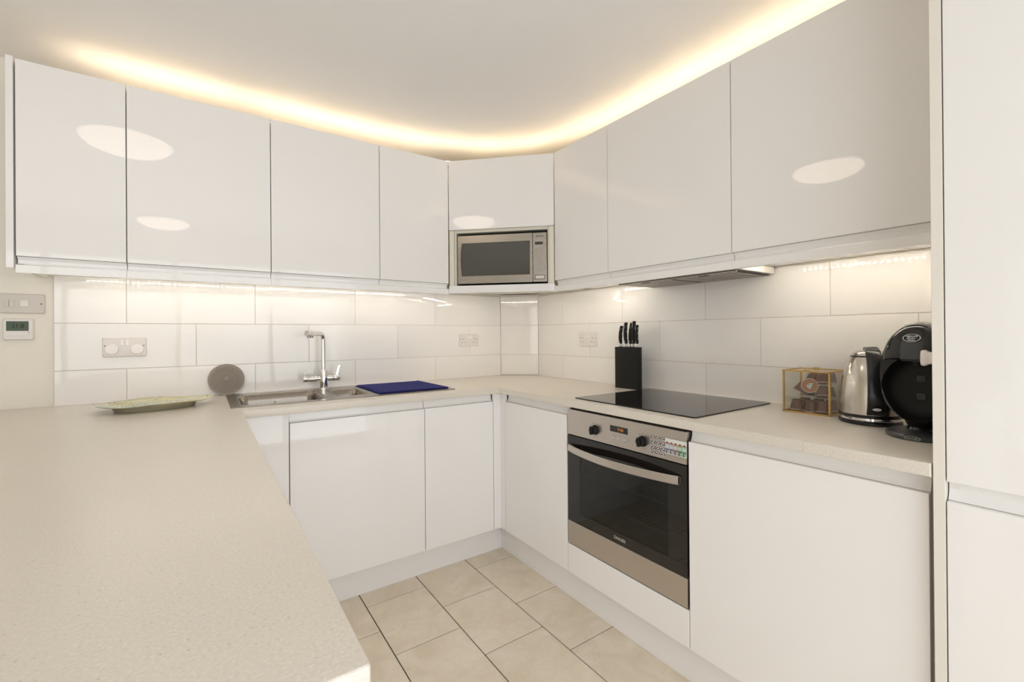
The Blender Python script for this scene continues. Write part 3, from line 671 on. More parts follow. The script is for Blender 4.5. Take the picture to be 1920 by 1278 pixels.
# diagonal corner cupboard
t = thing('corner_wall_cupboard', 'diagonal white corner cupboard with an open niche holding the microwave', 'cupboard', FD(0, 0, ZP))
q = ZP; NB, NT = 1.4790, 1.7940
dd_ = obj('door', B(.0020, WD-.0020, 1.7965-q, ZT-q, -.0195, 0), 'gloss', t, bevel=.0014)
bm = bmesh.new()
box(bm, .012, .030, ZB-q, ZT-.006-q, -.36, -.0215); box(bm, WD-.030, WD-.012, ZB-q, ZT-.006-q, -.36, -.0215)
box(bm, .030, WD-.030, NT-q, NT+.018-q, -.40, -.0215); box(bm, .030, WD-.030, ZT-.024-q, ZT-.006-q, -.40, -.0215)
box(bm, .030, WD-.030, ZB-q, NB-q, -.40, -.0215); box(bm, .030, WD-.030, NB-q, NT-q, -.41, -.40)
obj('niche_carcass', bm, 'cream', t)
bm = bmesh.new(); box(bm, .030, .040, NB-q, NT-q, -.05, -.021); box(bm, WD-.040, WD-.030, NB-q, NT-q, -.05, -.021); box(bm, .040, WD-.040, NT-.012-q, NT-q, -.05, -.021)
box(bm, .003, .030, .0465, NT-q, -.040, -.0040); box(bm, WD-.030, WD-.003, .0465, NT-q, -.040, -.0040)
obj('niche_frame', bm, 'cream', t, bevel=.0008)
obj('pelmet', B(.0010, WD-.0010, 0.004, .0460, -.020, -.0005), 'gloss', t, bevel=.001)
bm = bmesh.new(); loft(bm, [[(p.x, p.y, p.z) for p in [Vector(v) for v in lp]] for lp in (
    [(.0, .0335, -.020), (WD, .0335, -.020), (WD+.15, .0335, -.27), (WD*.5+.12, .0335, -.44), (WD*.5-.12, .0335, -.44), (-.15, .0335, -.27)],
    [(.0, .0400, -.020), (WD, .0400, -.020), (WD+.15, .0400, -.27), (WD*.5+.12, .0400, -.44), (WD*.5-.12, .0400, -.44), (-.15, .0400, -.27)])])
obj('base_board', bm, 'gable', t)

# microwave
mw = thing('microwave', 'silver microwave with smoked glass window in the corner niche', 'microwave', FD(.0448, .030, NB+.012))
MW, MH = .5165, .2755
obj('case', B(.002, MW-.002, 0, MH, -.34, -.022), 'charcoal', mw, bevel=.002)
for x in (.04, MW-.04):
    for z in (-.05, -.29): obj('foot', cyl(bmesh.new(), .012, -.0118, .0005, 16, T((x, 0, z)) @ Matrix.Rotation(math.radians(-90), 4, 'X')), 'black', mw)
DWD = .4370
win = [(.020, .0490), (.018, .09), (.0155, .14), (.018, .19), (.022, .2300), (.030, .2345)]
outer = rrect(0, DWD-.0012, 0, MH, .006, 3)
bm = bmesh.new()
wl = [(.030, .0430)] + [(.024, .0445), (.0185, .085), (.0165, .135), (.0185, .190), (.024, .2310)] + [(.030, .2330), (DWD-.016, .2330), (DWD-.016, .0430)]
# frame plate by triangulating the ring
def ring_plate(bm, out, inn, z):
    ed = []
    for lp in (out, inn):
        vs = [bm.verts.new((x, y, z)) for x, y in lp]; ed += [bm.edges.new((vs[i], vs[(i+1) % len(vs)])) for i in range(len(vs))]
    bmesh.ops.triangle_fill(bm, use_beauty=True, use_dissolve=False, edges=ed)
    n = len(inn)
    def ins_(c):
        r = False
        for i in range(n):
            (xa, ya), (xb, yb) = inn[i], inn[(i+1) % n]
            if (ya > c.y) != (yb > c.y) and c.x < (xb-xa)*(c.y-ya)/(yb-ya)+xa: r = not r
        return r
    bmesh.ops.delete(bm, geom=[f for f in bm.faces if ins_(f.calc_center_median())], context='FACES_ONLY')
ring_plate(bm, outer, wl, 0.0)
loft(bm, [[(x, y, 0) for x, y in outer], [(x, y, -.020) for x, y in outer]], False, True)
loft(bm, [[(x, y, 0) for x, y in wl], [(x, y, -.004) for x, y in wl]], False, False)
bmesh.ops.remove_doubles(bm, verts=bm.verts, dist=.00005)
md = obj('microwave_door', bm, 'mwsteel', mw)
bm = bmesh.new(); prism(bm, wl, -.010, -.0022, 2); obj('window', bm, 'mwglass', md)
pn = obj('control_panel', B(DWD+.0012, MW, 0, MH, -.020, 0), 'mwsteel', mw, bevel=.001)
pb = .5*(DWD+MW)+.001
bm = bmesh.new(); loft(bm, [[(x, y, z) for x, y in [(DWD+.010, .048), (MW-.018, .048), (MW-.013, .14), (MW-.018, .240), (DWD+.010, .240)]] for z in (.0, .0010)]); obj('keypad', bm, 'mwpanel', pn)
obj('display', B(DWD+.013, MW-.022, .208, .224, .001, .0016), 'slot', pn)
for r_ in range(8):
    for c_ in range(3): obj('key', B(DWD+.014+c_*.0150, DWD+.0255+c_*.0150, .062+r_*.0165, .0735+r_*.0165, .0009, .0018), 'mwsteel', pn)
text('Panasonic', .0105, 'slot', pn, T((pb, .2560, .0004)), bold=.0002)
bm = bmesh.new(); x0, x1 = DWD+.012, MW-.012
for a in ((x0, x1, .036, .0385), (x0, x1, .014, .0165), (x0, x0+.0025, .0165, .036), (x1-.0025, x1, .0165, .036)): box(bm, *a, 0, .0012)
ob_ = obj('door_button', B(x0+.003, x1-.003, .0170, .0355, -.001, .002), 'steel', pn, bevel=.0006); obj('button_outline', bm, 'slot', ob_)

# ------------------------------------------------------------------ extractor under cupboard
ex = thing('extractor_hood', 'slim built-in extractor with grey slatted filters under the wall cupboards', 'extractor', FH(.50, -.5300, 1.4300))
obj('housing', B(0, .602, .006, .033, -.10, .185), 'gable', ex, bevel=.002)
for k in range(2):
    x0 = .015+k*.288; f = obj('filter', B(x0, x0+.284, .0015, .0075, -.09, .165), 'filterd', ex, bevel=.001)
    bm = bmesh.new()
    for j in range(9):
        xx = x0+.010+j*.030; box(bm, xx, xx+.016, -.0012, .002, -.080, .155)
    box(bm, x0, x0+.284, -.001, .0020, .155, .165); box(bm, x0, x0+.284, -.001, .0020, -.09, -.080)
    obj('filter_slats', bm, 'filter', f)
    obj('filter_latch', B(x0+.12, x0+.165, -.0035, .0015, .140, .152), 'black', f, bevel=.001)

# ------------------------------------------------------------------ tall unit
tl = thing('tall_cupboard', 'floor-to-ceiling white cupboard with two doors at the right edge', 'cupboard', FH(.004, -1.7300, ZF))
obj('gable', B(0, .0196, 0, 2.300, -.61, .0), 'gable', tl, bevel=.0008)
bm = bmesh.new(); box(bm, .0215, .0395, .15, 2.295, -.60, -.022); box(bm, .602, .62, .15, 2.295, -.60, -.022); box(bm, .0395, .602, 2.277, 2.295, -.6, -.022); box(bm, .0395, .602, .15, .168, -.6, -.022); box(bm, .0395, .602, .168, 2.277, -.6, -.592)
obj('carcass', bm, 'satin', tl)
obj('door', B(.0215, .620, .8760+zf, 2.29, -.0195, 0), 'gloss', tl, bevel=.0014)
jdoor(tl, .0215, .620, .1363+zf, .8341+zf, .8740+zf)
obj('plinth_board', B(.0215, .62, 0, .15, -.08, -.06), 'gloss', tl)

# ------------------------------------------------------------------ lights of the room
for lab, (x, y) in (('round opal flush ceiling lamp nearer the kitchen corner, above the peninsula', (-1.66, -.74)), ('round opal flush ceiling lamp further back in the room', (-1.62, -2.88))):
    c = thing('ceiling_lamp', lab, 'lamp', T((x, y, ZC)))
    bm = bmesh.new(); lathe(bm, [(0, 0), (.215, 0), (.218, -.008), (.212, -.018), (.200, -.020), (.200, -.012)], 56); obj('lamp_ring', bm, 'chrome', c, recalc=True)
    bm = bmesh.new(); lathe(bm, [(.205, -.016), (.198, -.034), (.175, -.054), (.135, -.070), (.08, -.079), (.03, -.082), (0, -.0825)], 56); obj('lamp_shade', bm, 'lampshade', c)
def catmull(P_, n=8):
    P_ = [Vector(p) for p in P_]; P_ = [P_[0]*2-P_[1]] + P_ + [P_[-1]*2-P_[-2]]; out = []
    for i in range(1, len(P_)-2):
        for k in range(n):
            t = k/n; a, b_, c, d = P_[i-1:i+3]
            out.append(.5*((2*b_)+(-a+c)*t+(2*a-5*b_+4*c-d)*t*t+(-a+3*b_-3*c+d)*t**3))
    return out+[P_[-2]]
def ribbon(bm, pts, w, z, side_up=True, th=.0015):
    n = len(pts); L_, R_ = [], []
    for i, p in enumerate(pts):
        t = (pts[min(i+1, n-1)]-pts[max(i-1, 0)]); t = Vector((t.x, t.y, 0)).normalized(); s = Vector((-t.y, t.x, 0))*w/2
        L_.append((p+s)); R_.append((p-s))
    lo = [[(l.x, l.y, z), (r.x, r.y, z), (r.x, r.y, z+th), (l.x, l.y, z+th)] for l, r in zip(L_, R_)]
    loft(bm, lo)
def up_strip(label, ctrl):
    pts = catmull([(x, y, 0) for x, y in ctrl]); c = pts[len(pts)//2]
    t = thing('led_strip', label, 'light', T((c.x, c.y, ZT-.006)))
    loc = [p-Vector((c.x, c.y, 0)) for p in pts]
    bm = bmesh.new(); ribbon(bm, loc, .016, .0, th=.0270); obj('batten', bm, 'gable', t)  # unseen riser, added to lift the LEDs and narrow the ceiling glow
    bm = bmesh.new(); ribbon(bm, loc, .012, .0272); obj('tape', bm, 'ledtape', t)
    bm = bmesh.new(); ribbon(bm, loc, .008, .0288, th=.0012); obj('leds', bm, 'led_up', t)
up_strip('warm LED strip on top of the left wall cupboards', [(-1.72, .44), (-1.4, .44), (-1.17, .44)])
up_strip('warm LED strip curving over the corner and the right wall cupboards', [(-1.12, .44), (-.8, .44), (-.5, .43), (-.28, .395), (-.02, .310), (.20, .170), (.35, -.04), (.425, -.33), (.435, -.7), (.435, -1.1), (.435, -1.68)])
def down_strip(label, p0, p1, z=ZB-.0002, pitch=.0200, em='led_dn2'):
    p0, p1 = Vector((*p0, 0)), Vector((*p1, 0)); d = (p1-p0); n = int(d.length/pitch); d.normalize()
    ang = math.atan2(d.y, d.x)
    t = thing('led_strip', label, 'light', T((p0.x, p0.y, z)) @ Matrix.Rotation(ang, 4, 'Z'))
    obj('tape', B(0, n*pitch, -.005, .005, -.0016, -.0001), 'ledtape', t)
    bm = bmesh.new()
    for i in range(n): x = (i+.5)*pitch; box(bm, x-.0029, x+.0029, -.0029, .0029, -.0066, -.0016)
    obj('leds', bm, em, t)
down_strip('dotted warm LED strip under the left wall cupboards', (-1.755, .445), (-.205, .445), em='led_dn')
zdg = ZP+.0335
pa = A0+TD*.06+ND*.10; pb_ = A0+TD*(WD-.06)+ND*.10
down_strip('dotted warm LED strip under the corner cupboard', (pa.x, pa.y), (pb_.x, pb_.y), z=zdg-.0002)
down_strip('short dotted warm LED strip left of the extractor', (.445, -.190), (.445, -.500))
down_strip('dotted warm LED strip under the rightmost wall cupboard', (.445, -1.160), (.445, -1.715))

# ------------------------------------------------------------------ switches, thermostat, sockets
def plate(name, label, mw, w, h, m, cat, d=.009):
    t = thing(name, label, cat, mw); bm = bmesh.new()
    loft(bm, [[(x, y, z) for x, y in rrect(i, w-i, i, h-i, .005, 3)] for i, z in ((0, 0), (0, d*.5), (.0015, d*.85), (.004, d))]); obj('face_plate', bm, m, t); return t
sw = plate('light_switch', 'grey-white four-part light switch plate on painted wall above thermostat', FS(-2.000, PW, 1.2985), .1520, .0800, 'greyplate', 'switch')
for u in (.0345, .0500): obj('rocker', B(u, u+.0150, .027, .053, .0088, .0120), 'greyplate', sw, bevel=.001)
obj('rocker', B(.081, .1045, .027, .053, .0088, .0125), 'white', sw, bevel=.001)
bm = bmesh.new(); cyl(bm, .003, .009, .0096, 14, T((.1410, .040, 0))); obj('screw', bm, 'screw', sw)
th = plate('thermostat', 'white room thermostat with green LCD reading, under the light switch', FS(-1.9670, PW, 1.1900), .0870, .0870, 'white', 'thermostat', .016)
sc_ = obj('screen', B(.0105, .0730, .037, .0760, .0155, .0170), 'lcd', th)
text('21.0', .021, 'ink', sc_, T((.043, .056, .0172)), name='digits', bold=.0004)
for k in range(5): obj('button', B(.010+k*.0135, .019+k*.0135, .014, .019, .0158, .0172), 'white', th, bevel=.0005)
bm = bmesh.new(); cyl(bm, .0018, .016, .0166, 10, T((.0735, .030, 0))); obj('indicator', bm, 'slot', th)
def socket(label, mw, w=.1500, h=.0860, covers=False):
    t = plate('wall_socket', label, mw, w, h, 'white', 'socket')
    cxs = (w*.215, w*.785)
    for i, cx in enumerate(cxs):
        rk = w*.5+(-.0085 if i == 0 else .0085)
        obj('rocker', B(rk-.006, rk+.006, h*.60, h*.86, .0088, .0125), 'white2', t, bevel=.001)
        if covers:
            bm = bmesh.new(); lathe(bm, [(0, 0), (.0235, 0), (.0235, .005), (.0215, .0075), (0, .0085)], 36, T((cx, h*.40, .009))); obj('socket_cover', bm, 'white2', t)
        else:
            bm = bmesh.new(); box(bm, cx-.002, cx+.002, h*.55, h*.55+.008, .0086, .0093); box(bm, cx-.014, cx-.008, h*.30, h*.30+.004, .0086, .0093); box(bm, cx+.008, cx+.014, h*.30, h*.30+.004, .0086, .0093)
            obj('pin_slots', bm, 'slot', t)
    bm = bmesh.new()
    for cx in (w*.06, w*.94): cyl(bm, .0026, .0088, .0096, 12, T((cx, h*.58, 0)))
    obj('screws', bm, 'screw', t); return t
socket('white double socket with two round covers, left on the tiled wall', FS(-1.6717, YS, 1.1105), covers=True)
socket('white double socket on the tiles near the corner, right of the drainer', FS(.0850, YS, 1.1175))
socket('white double socket on the tiles between the corner and the knife block', FH(XH, .0225, 1.1215))

# ------------------------------------------------------------------ things on the worktop
# platter
pl = thing('platter', 'oblong green glazed ceramic platter lying on the peninsula worktop', 'platter', T((-1.466, .300, ZW)) @ Matrix.Rotation(math.radians(9), 4, 'Z'))
def oval(a, b_, z, n=56, wav=0.0, ph=0, tipz=0.0):
    out = []
    for i in range(n):
        t = 2*math.pi*i/n; k = 1+wav*(math.sin(5*t+ph)*.6+math.sin(9*t+1.3*ph)*.4)
        c = math.cos(t); out.append((math.copysign(abs(c)**.92, c)*a*k, math.sin(t)*b_*k*(1-.10*c), z+tipz*abs(c)**4+wav*.08*math.sin(4*t+ph)))
    return out
bm = bmesh.new()
loft(bm, [oval(.125, .085, .0), oval(.130, .090, .003), oval(.135, .094, .016), oval(.188, .128, .0255, wav=.03, ph=1, tipz=.003), oval(.192, .131, .0285, wav=.03, ph=1, tipz=.003), oval(.189, .129, .0300, wav=.03, ph=1, tipz=.003), oval(.150, .104, .0245, wav=.02, ph=1), oval(.120, .080, .0205), oval(.06, .04, .020)])
for f in bm.faces:
    f.material_index = 1 if f.calc_center_median().z < .0225 and f.normal.z < .3 and max(abs(v.co.x) for v in f.verts) < .19 else 0
bmesh.ops.recalc_face_normals(bm, faces=bm.faces)
for f in bm.faces:
    f.material_index = 1 if (f.normal.z < -.1 or (f.calc_center_median().z < .019 and f.normal.z < .5)) else 0
obj('dish', bm, ['platter', 'platterbase'], pl, ang=60)
bm = bmesh.new(); random.seed(3)
for i in range(260):
    a = random.uniform(-.15, .16); b_ = random.uniform(-.095, .095)
    if (a/.165)**2+(b_/.108)**2 > 1: continue
    e_ = max(0, ((a/.12)**2+(b_/.08)**2)**.5-1)
    bmesh.ops.create_icosphere(bm, subdivisions=1, radius=random.uniform(.0018, .0038), matrix=T((a, b_, .0205+.012*min(e_, .5))) @ Matrix.Diagonal((1, 1, .6, 1)))
o = obj('relief', bm, 'platter', pl); o['kind'] = 'stuff'
# silicone disc leaning on the wall
dk = thing('silicone_sink_cover', 'round taupe silicone disc with raised rings leaning on the tiles', 'trivet', T((-1.2150, .5900, ZW)) @ Matrix.Rotation(math.radians(81), 4, 'X'))
bm = bmesh.new(); R_ = .0765; pr_ = [(0, -.002), (R_, -.002), (R_+.0003, 0), (R_, .002)]
for r in (.062, .053, .045, .037, .029, .021): pr_ += [(r+.0025, .0015), (r+.0015, .0044), (r-.0015, .0044), (r-.0025, .0015)]
pr_ += [(0, .002)]
lathe(bm, pr_, 48, T((0, R_, 0))); obj('disc', bm, 'silicone', dk, ang=30)
bm = bmesh.new(); lathe(bm, [(.010, .002), (.009, .008), (.011, .014), (.009, .017), (0, .0175)], 20, T((0, R_, 0))); obj('pull_knob', bm, 'silicone', dk)
# navy drying mat, folded
mt = thing('drying_mat', 'folded navy blue microfibre drying mat on the drainer', 'mat', T((-.43, .33, ZW+zr)))
def sheet(x0, x1, y0, y1, z, th, amp, seed):
    random.seed(seed); bm = bmesh.new(); nx, ny = 26, 26
    V = [[[bm.verts.new((x0+(x1-x0)*i/nx + .0015*math.sin(j*.9+seed), y0+(y1-y0)*j/ny + .0015*math.sin(i*.7+seed), z+s*th*(1 if 0 < i < nx and 0 < j < ny else .55) + (amp*math.sin(i*.5+seed)*math.sin(j*.37) if s else 0))) for j in range(ny+1)] for i in range(nx+1)] for s in (0, 1)]
    for s in (0, 1):
        for i in range(nx):
            for j in range(ny): bm.faces.new([V[s][i][j], V[s][i+1][j], V[s][i+1][j+1], V[s][i][j+1]][::(1 if s else -1)])
    for i in range(nx):
        bm.faces.new((V[0][i][0], V[0][i+1][0], V[1][i+1][0], V[1][i][0])); bm.faces.new((V[0][i+1][ny], V[0][i][ny], V[1][i][ny], V[1][i+1][ny]))
    for j in range(ny):
        bm.faces.new((V[0][0][j+1], V[0][0][j], V[1][0][j], V[1][0][j+1])); bm.faces.new((V[0][nx][j], V[0][nx][j+1], V[1][nx][j+1], V[1][nx][j]))
    return bm
obj('lower_layer', sheet(-.178, .190, -.200, .212, .0010, .0036, .0002, 1), 'navy', mt, ang=70)
obj('upper_layer', sheet(-.172, .184, -.196, .208, .0052, .0036, .0005, 4), 'navy', mt, ang=70)
bm = bmesh.new(); tube(bm, [(.189, -.20, .0050), (.189, .212, .0050)], .0040, 10); obj('fold', bm, 'navy', mt)
# knife block
kb = thing('knife_block', 'slim black knife block standing behind the hob', 'knife block', FH(.5030, -.3600, ZW))
bm = bmesh.new(); prism(bm, rrect(0, .1530, -.042, 0, .009, 4), 0.0, .2165, 1)
obj('block', bm, 'blackm', kb)
bm = bmesh.new()
for u in (.028, .066, .092, .113, .134): box(bm, u-.0025, u+.0025, .2160, .2168, -.034, -.008)
obj('knife_slot', bm, 'dark', kb)
kn = [(.026, .1120, .0185, -2), (.064, .1290, .0200, 2), (.092, .1270, .0200, -3), (.112, .1350, .0200, -1), (.136, .1150, .0185, 2)]
for i, (u, h, wd, tilt) in enumerate(kn):
    lab = ['leftmost short knife with riveted black handle in the knife block', 'second knife from the left in the knife block, with broad black handle', 'middle knife of the five in the knife block', 'tallest knife, fourth from the left in the knife block', 'rightmost short knife in the knife block'][i]
    k = thing('kitchen_knife', lab, 'knife', FH(.5030, -.3600-u, ZW+.2172) @ T((0, 0, -.021)) @ Matrix.Rotation(math.radians(tilt), 4, 'Z'), 'knives in the block')
    obj('blade', B(-.0012, .0012, -.19+.004, .001, -.013, .012), 'chrome', k)
    obj('bolster', B(-.0060, .0060, 0, .018, -.012, .011), 'chrome', k, bevel=.002)
    bm = bmesh.new(); lo = []
    for s_, d_, c_ in ((0, .78, 0), (.12, .90, .001), (.35, 1.0, .003), (.6, .92, .002), (.82, 1.02, -.001), (.95, .95, -.004), (1.0, .6, -.006)):
        y = .018+s_*(h-.018); hw_ = wd/2*d_; lo.append([(x, y, z+c_) for x, z in rrect(-.0075*min(1, d_+.1), .0075*min(1, d_+.1), -hw_, hw_, .0045*d_, 3)])
    loft(bm, lo); hd = obj('handle', bm, 'blackm', k, ang=50)
    bm = bmesh.new()
    for s_ in (.25, .55, .82):
        y = .018+s_*(h-.018)
        for sg in (1, -1): cyl(bm, .0022, .0070, .0080, 10, T((0, y, 0)) @ Matrix.Rotation(math.radians(90*sg), 4, 'Y'))
    obj('rivets', bm, 'chrome', hd)
    bm = bmesh.new(); box(bm, -.0008, .0008, .02, h-.004, -wd/2*1.06, wd/2*1.02); obj('tang', bm, 'chrome', hd)

# glass box of capsules
gbx = thing('glass_box', 'brass-edged glass box full of brown coffee capsules left of kettle', 'box', FH(.4400, -1.2304, ZW))
gw, gh, gd = .1510, .1530, .1470
def edge_bar(p, q_, r=.0028):
    p, q_ = Vector(p), Vector(q_); a = [min(p[i], q_[i])-r for i in range(3)]; b_ = [max(p[i], q_[i])+r for i in range(3)]
    return a[0], b_[0], a[1], b_[1], a[2], b_[2]
r = .0028; bm = bmesh.new()
for x in (r, gw-r):
    for z in (-r, -gd+r): box(bm, *edge_bar((x, r*2, z), (x, gh-r*2, z)))
for y in (r, gh-r):
    for z in (-r, -gd+r): box(bm, *edge_bar((r, y, z), (gw-r, y, z)))
    for x in (r, gw-r): box(bm, *edge_bar((x, y, -r*3), (x, y, -gd+r*3)))
obj('brass_frame', bm, 'brass', gbx)
for a in ((.0056, gw-.0056, .0056, gh-.0056, -.0035, -.0020), (.0056, gw-.0056, .0056, gh-.0056, -gd+.0020, -gd+.0035), (.0020, .0035, .0056, gh-.0056, -gd+.0056, -.0056), (gw-.0035, gw-.0020, .0056, gh-.0056, -gd+.0056, -.0056), (.0056, gw-.0056, gh-.0035, gh-.0020, -gd+.0056, -.0056)):
    obj('glass_pane', B(*a), 'glass', gbx)
obj('bottom_plate', B(.0056, gw-.0056, .0010, .0030, -gd+.0056, -.0056), 'brass', gbx)
bm = bmesh.new(); box(bm, .066, .084, gh+.0002, gh+.0022, -.012, -.002); cyl(bm, .004, 0, .004, 12, T((.075, gh+.0005, -.0015))); obj('clasp', bm, 'brass', gbx)
bm = bmesh.new(); tube(bm, [(.045, gh+.001, -gd+.002), (.065, gh+.001, -gd+.002)], .0025, 8); obj('hinge', bm, 'brass', gbx)
def capsule(u, v, w, rot, lab, logo=False):
    # axis: +z local = lid direction
    mwx = FH(.4400, -1.2304, ZW) @ T((u, v, w)) @ Matrix.Rotation(math.radians(rot[1]), 4, 'Y') @ Matrix.Rotation(math.radians(rot[0]), 4, 'X')
    k = thing('coffee_capsule', lab, 'capsule', mwx, 'brown coffee capsules in the glass box')
    bm = bmesh.new(); lathe(bm, [(0, -.036), (.0135, -.036), (.0165, -.033), (.0235, -.002), (.0238, 0), (0, 0)], 24); obj('cup', bm, 'capsule', k)
    bm = bmesh.new(); lathe(bm, [(.0225, -.0012), (.0262, -.0012), (.0268, 0), (.0262, .0012), (.0225, .0012)], 28); obj('rim', bm, 'foilrim', k)
    bm = bmesh.new(); lathe(bm, [(0, .0016), (.0240, .0014), (.0240, .0002), (0, .0002)], 28); ld = obj('lid', bm, 'foil', k)
    if logo:
        bm = bmesh.new()
        for x, y, r_ in ((-.002, -.004, .0055), (.004, .001, .0045), (.001, .006, .0035), (.007, .008, .0028), (-.006, .001, .003), (.002, -.009, .003)):
            lathe(bm, [(0, 0), (r_, 0), (r_*.9, .0004), (0, .0004)], 12, T((x, y, .0016)))
        obj('lid_print', bm, 'mint', ld)
generic = 'plain brown coffee capsule lying in the brass-edged glass box'
capsule(.078, .098, -.028, (0, 14), 'capsule with printed copper lid facing out of the glass box', True)
for c_ in [(.034, .009, -.036, (85, 0)), (.080, .009, -.038, (95, 0)), (.118, .010, -.038, (86, 0)), (.034, .009, -.100, (90, 0)), (.080, .009, -.100, (90, 0)), (.118, .009, -.104, (90, 0)),
           (.040, .072, -.045, (62, -60)), (.117, .062, -.040, (72, 20)), (.050, .056, -.085, (80, 0)), (.070, .108, -.075, (70, -20)), (.112, .108, -.052, (76, 25)), (.110, .106, -.108, (85, 0)), (.110, .056, -.100, (88, 10))]:
    capsule(*c_, generic)

# kettle
kt = thing('kettle', 'brushed steel electric kettle with curved black handle', 'kettle', T((.440, -1.490, ZW)))
bm = bmesh.new(); lathe(bm, [(0, 0), (.079, 0), (.081, .003), (.081, .009), (.078, .012), (0, .012)], 48); obj('power_base', bm, 'black', kt)
bm = bmesh.new(); lathe(bm, [(.0785, .0125), (.0800, .015), (.0795, .022)], 48); obj('base_ring', bm, 'chrome', kt)
bm = bmesh.new(); lathe(bm, [(.070, .012), (.0795, .022), (.0795, .030), (.0785, .032)], 48); obj('lower_band', bm, 'black', kt)
bm = bmesh.new(); lathe(bm, [(.0780, .031), (.0775, .060), (.0755, .100), (.0710, .140), (.0640, .172), (.0560, .195), (.0490, .208), (.0475, .211), (0, .211)], 56)
# spout lip
for v in bm.verts:
    if v.co.z > .15 and v.co.x > 0:
        k = max(0, 1-abs(math.atan2(v.co.y, v.co.x))/.45)*(v.co.z-.15)/.06; v.co.x += .018*k*k
body = obj('body', bm, 'kettlesteel', kt, ang=60)
bm = bmesh.new(); lathe(bm, [(.0490, .2085), (.0495, .2115), (.0470, .2130)], 48); obj('lid_seal', bm, 'black', kt)
bm = bmesh.new(); lathe(bm, [(.0468, .2125), (.0440, .2190), (.0350, .2270), (.0200, .2320), (0, .2335)], 48); obj('lid', bm, 'kettlesteel', kt, ang=60)
hd_ = Vector((-.897, -.443, 0)).normalized()   # the handle faces the room
prof = [(.006, .2300, 0.0171), (.020, .2350, 0.0177), (.038, .2345, 0.0182), (.058, .2240, 0.0188), (.074, .2030, 0.0194), (.087, .1720, 0.0199), (.095, .1350, 0.0205), (.098, .1000, 0.0211), (.096, .0680, 0.0217), (.090, .0460, 0.0219), (.082, .0360, 0.0221)]
bm = bmesh.new(); up = Vector((-hd_.y, hd_.x, 0)); lo = []
for i, (rad, z, hw_) in enumerate(prof):
    a = Vector((prof[max(i-1, 0)][0], prof[max(i-1, 0)][1])); b_ = Vector((prof[min(i+1, len(prof)-1)][0], prof[min(i+1, len(prof)-1)][1])); tt = (b_-a).normalized(); nn = Vector((tt.y, -tt.x))
    if nn.x < 0: nn = -nn
    th_ = .010 if 1 < i < 10 else .006
    c = hd_*rad+Vector((0, 0, z)); no = hd_*nn.x*-1+Vector((0, 0, -nn.y))
    lo.append([tuple(c+up*x+no*y) for x, y in rrect(-hw_, hw_, -th_*.5, th_*1.1, .0045 if th_ > .008 else .003, 3)])
loft(bm, lo); hdl = obj('handle', bm, 'black', kt, ang=60)
p = hd_*.094+Vector((0, 0, .052)); bm = bmesh.new()
lathe(bm, [(0, 0), (.0055, 0), (.0050, .0008), (0, .0008)], 20, T(hd_*.1020+Vector((0, 0, .055))) @ hd_.to_track_quat('Z', 'Y').to_matrix().to_4x4() @ Matrix.Diagonal((2.0, .8, 1, 1)))
obj('badge', bm, 'logo', hdl)
bm = bmesh.new(); lo = []
for rad, hw_ in ((.072, .0145), (.0800, .0145)): lo.append([tuple(hd_*rad+up*x+Vector((0, 0, z))) for x, z in rrect(-hw_, hw_, .034, .200 if rad < .075 else .060, .006, 3)])
loft(bm, lo); obj('back_plate', bm, 'black', kt)

# capsule coffee machine
cm = thing('coffee_machine', 'rounded black capsule coffee machine beside the tall cupboard', 'coffee machine', FH(.335, -1.6440, ZW))
def ov2(a, b_, cy, w, n=48, p=1.0): return [(math.copysign(abs(math.cos(2*math.pi*i/n))**p, math.cos(2*math.pi*i/n))*a, cy+math.copysign(abs(math.sin(2*math.pi*i/n))**p, math.sin(2*math.pi*i/n))*b_, w) for i in range(n)]
bm = bmesh.new(); lathe(bm, [(0, 0), (.077, 0), (.079, .003), (.079, .010), (.074, .014), (0, .015)], 48, T((0, 0, .012)) @ Matrix.Rotation(math.radians(-90), 4, 'X') @ Matrix.Diagonal((1, 1.25, 1, 1)))
bs = obj('base_disc', bm, 'charcoal', cm)
bm = bmesh.new(); lathe(bm, [(.045, .012), (.040, .022), (.048, .040)], 32, T((0, 0, -.02)) @ Matrix.Rotation(math.radians(-90), 4, 'X')); obj('foot_column', bm, 'black', cm)
bm = bmesh.new()
CY = .1750
loops = [ov2(.045, .075, CY, -.105), ov2(.064, .112, CY, -.094), ov2(.076, .133, CY, -.068), ov2(.0810, .140, CY, -.03), ov2(.0820, .1410, CY, .010), ov2(.0810, .1390, CY, .045), ov2(.0785, .1350, CY, .068), ov2(.0760, .1310, CY+.001, .078)]
R1 = loft(bm, loops, True, False)
inner = [ov2(.0730, .0880, CY-.040, .079), ov2(.0715, .0865, CY-.040, .076), ov2(.0690, .0840, CY-.040, .055), ov2(.0600, .0750, CY-.040, .036), ov2(.0400, .0500, CY-.040, .028)]
R2 = loft(bm, inner, False, True)
a, b_ = R1[-1], R2[0]
for i in range(len(a)): bm.faces.new((a[i], a[(i+1) % len(a)], b_[(i+1) % len(a)], b_[i]))
n_in = 0
for f in bm.faces:
    c = f.calc_center_median()
    f.material_index = 1 if (c.z > .027 and c.z < .0778 and (c.x/.0738)**2+((c.y-CY+.040)/.0890)**2 < .99) else 0
obj('shell', bm, ['blackg', 'blackm'], cm, ang=50)
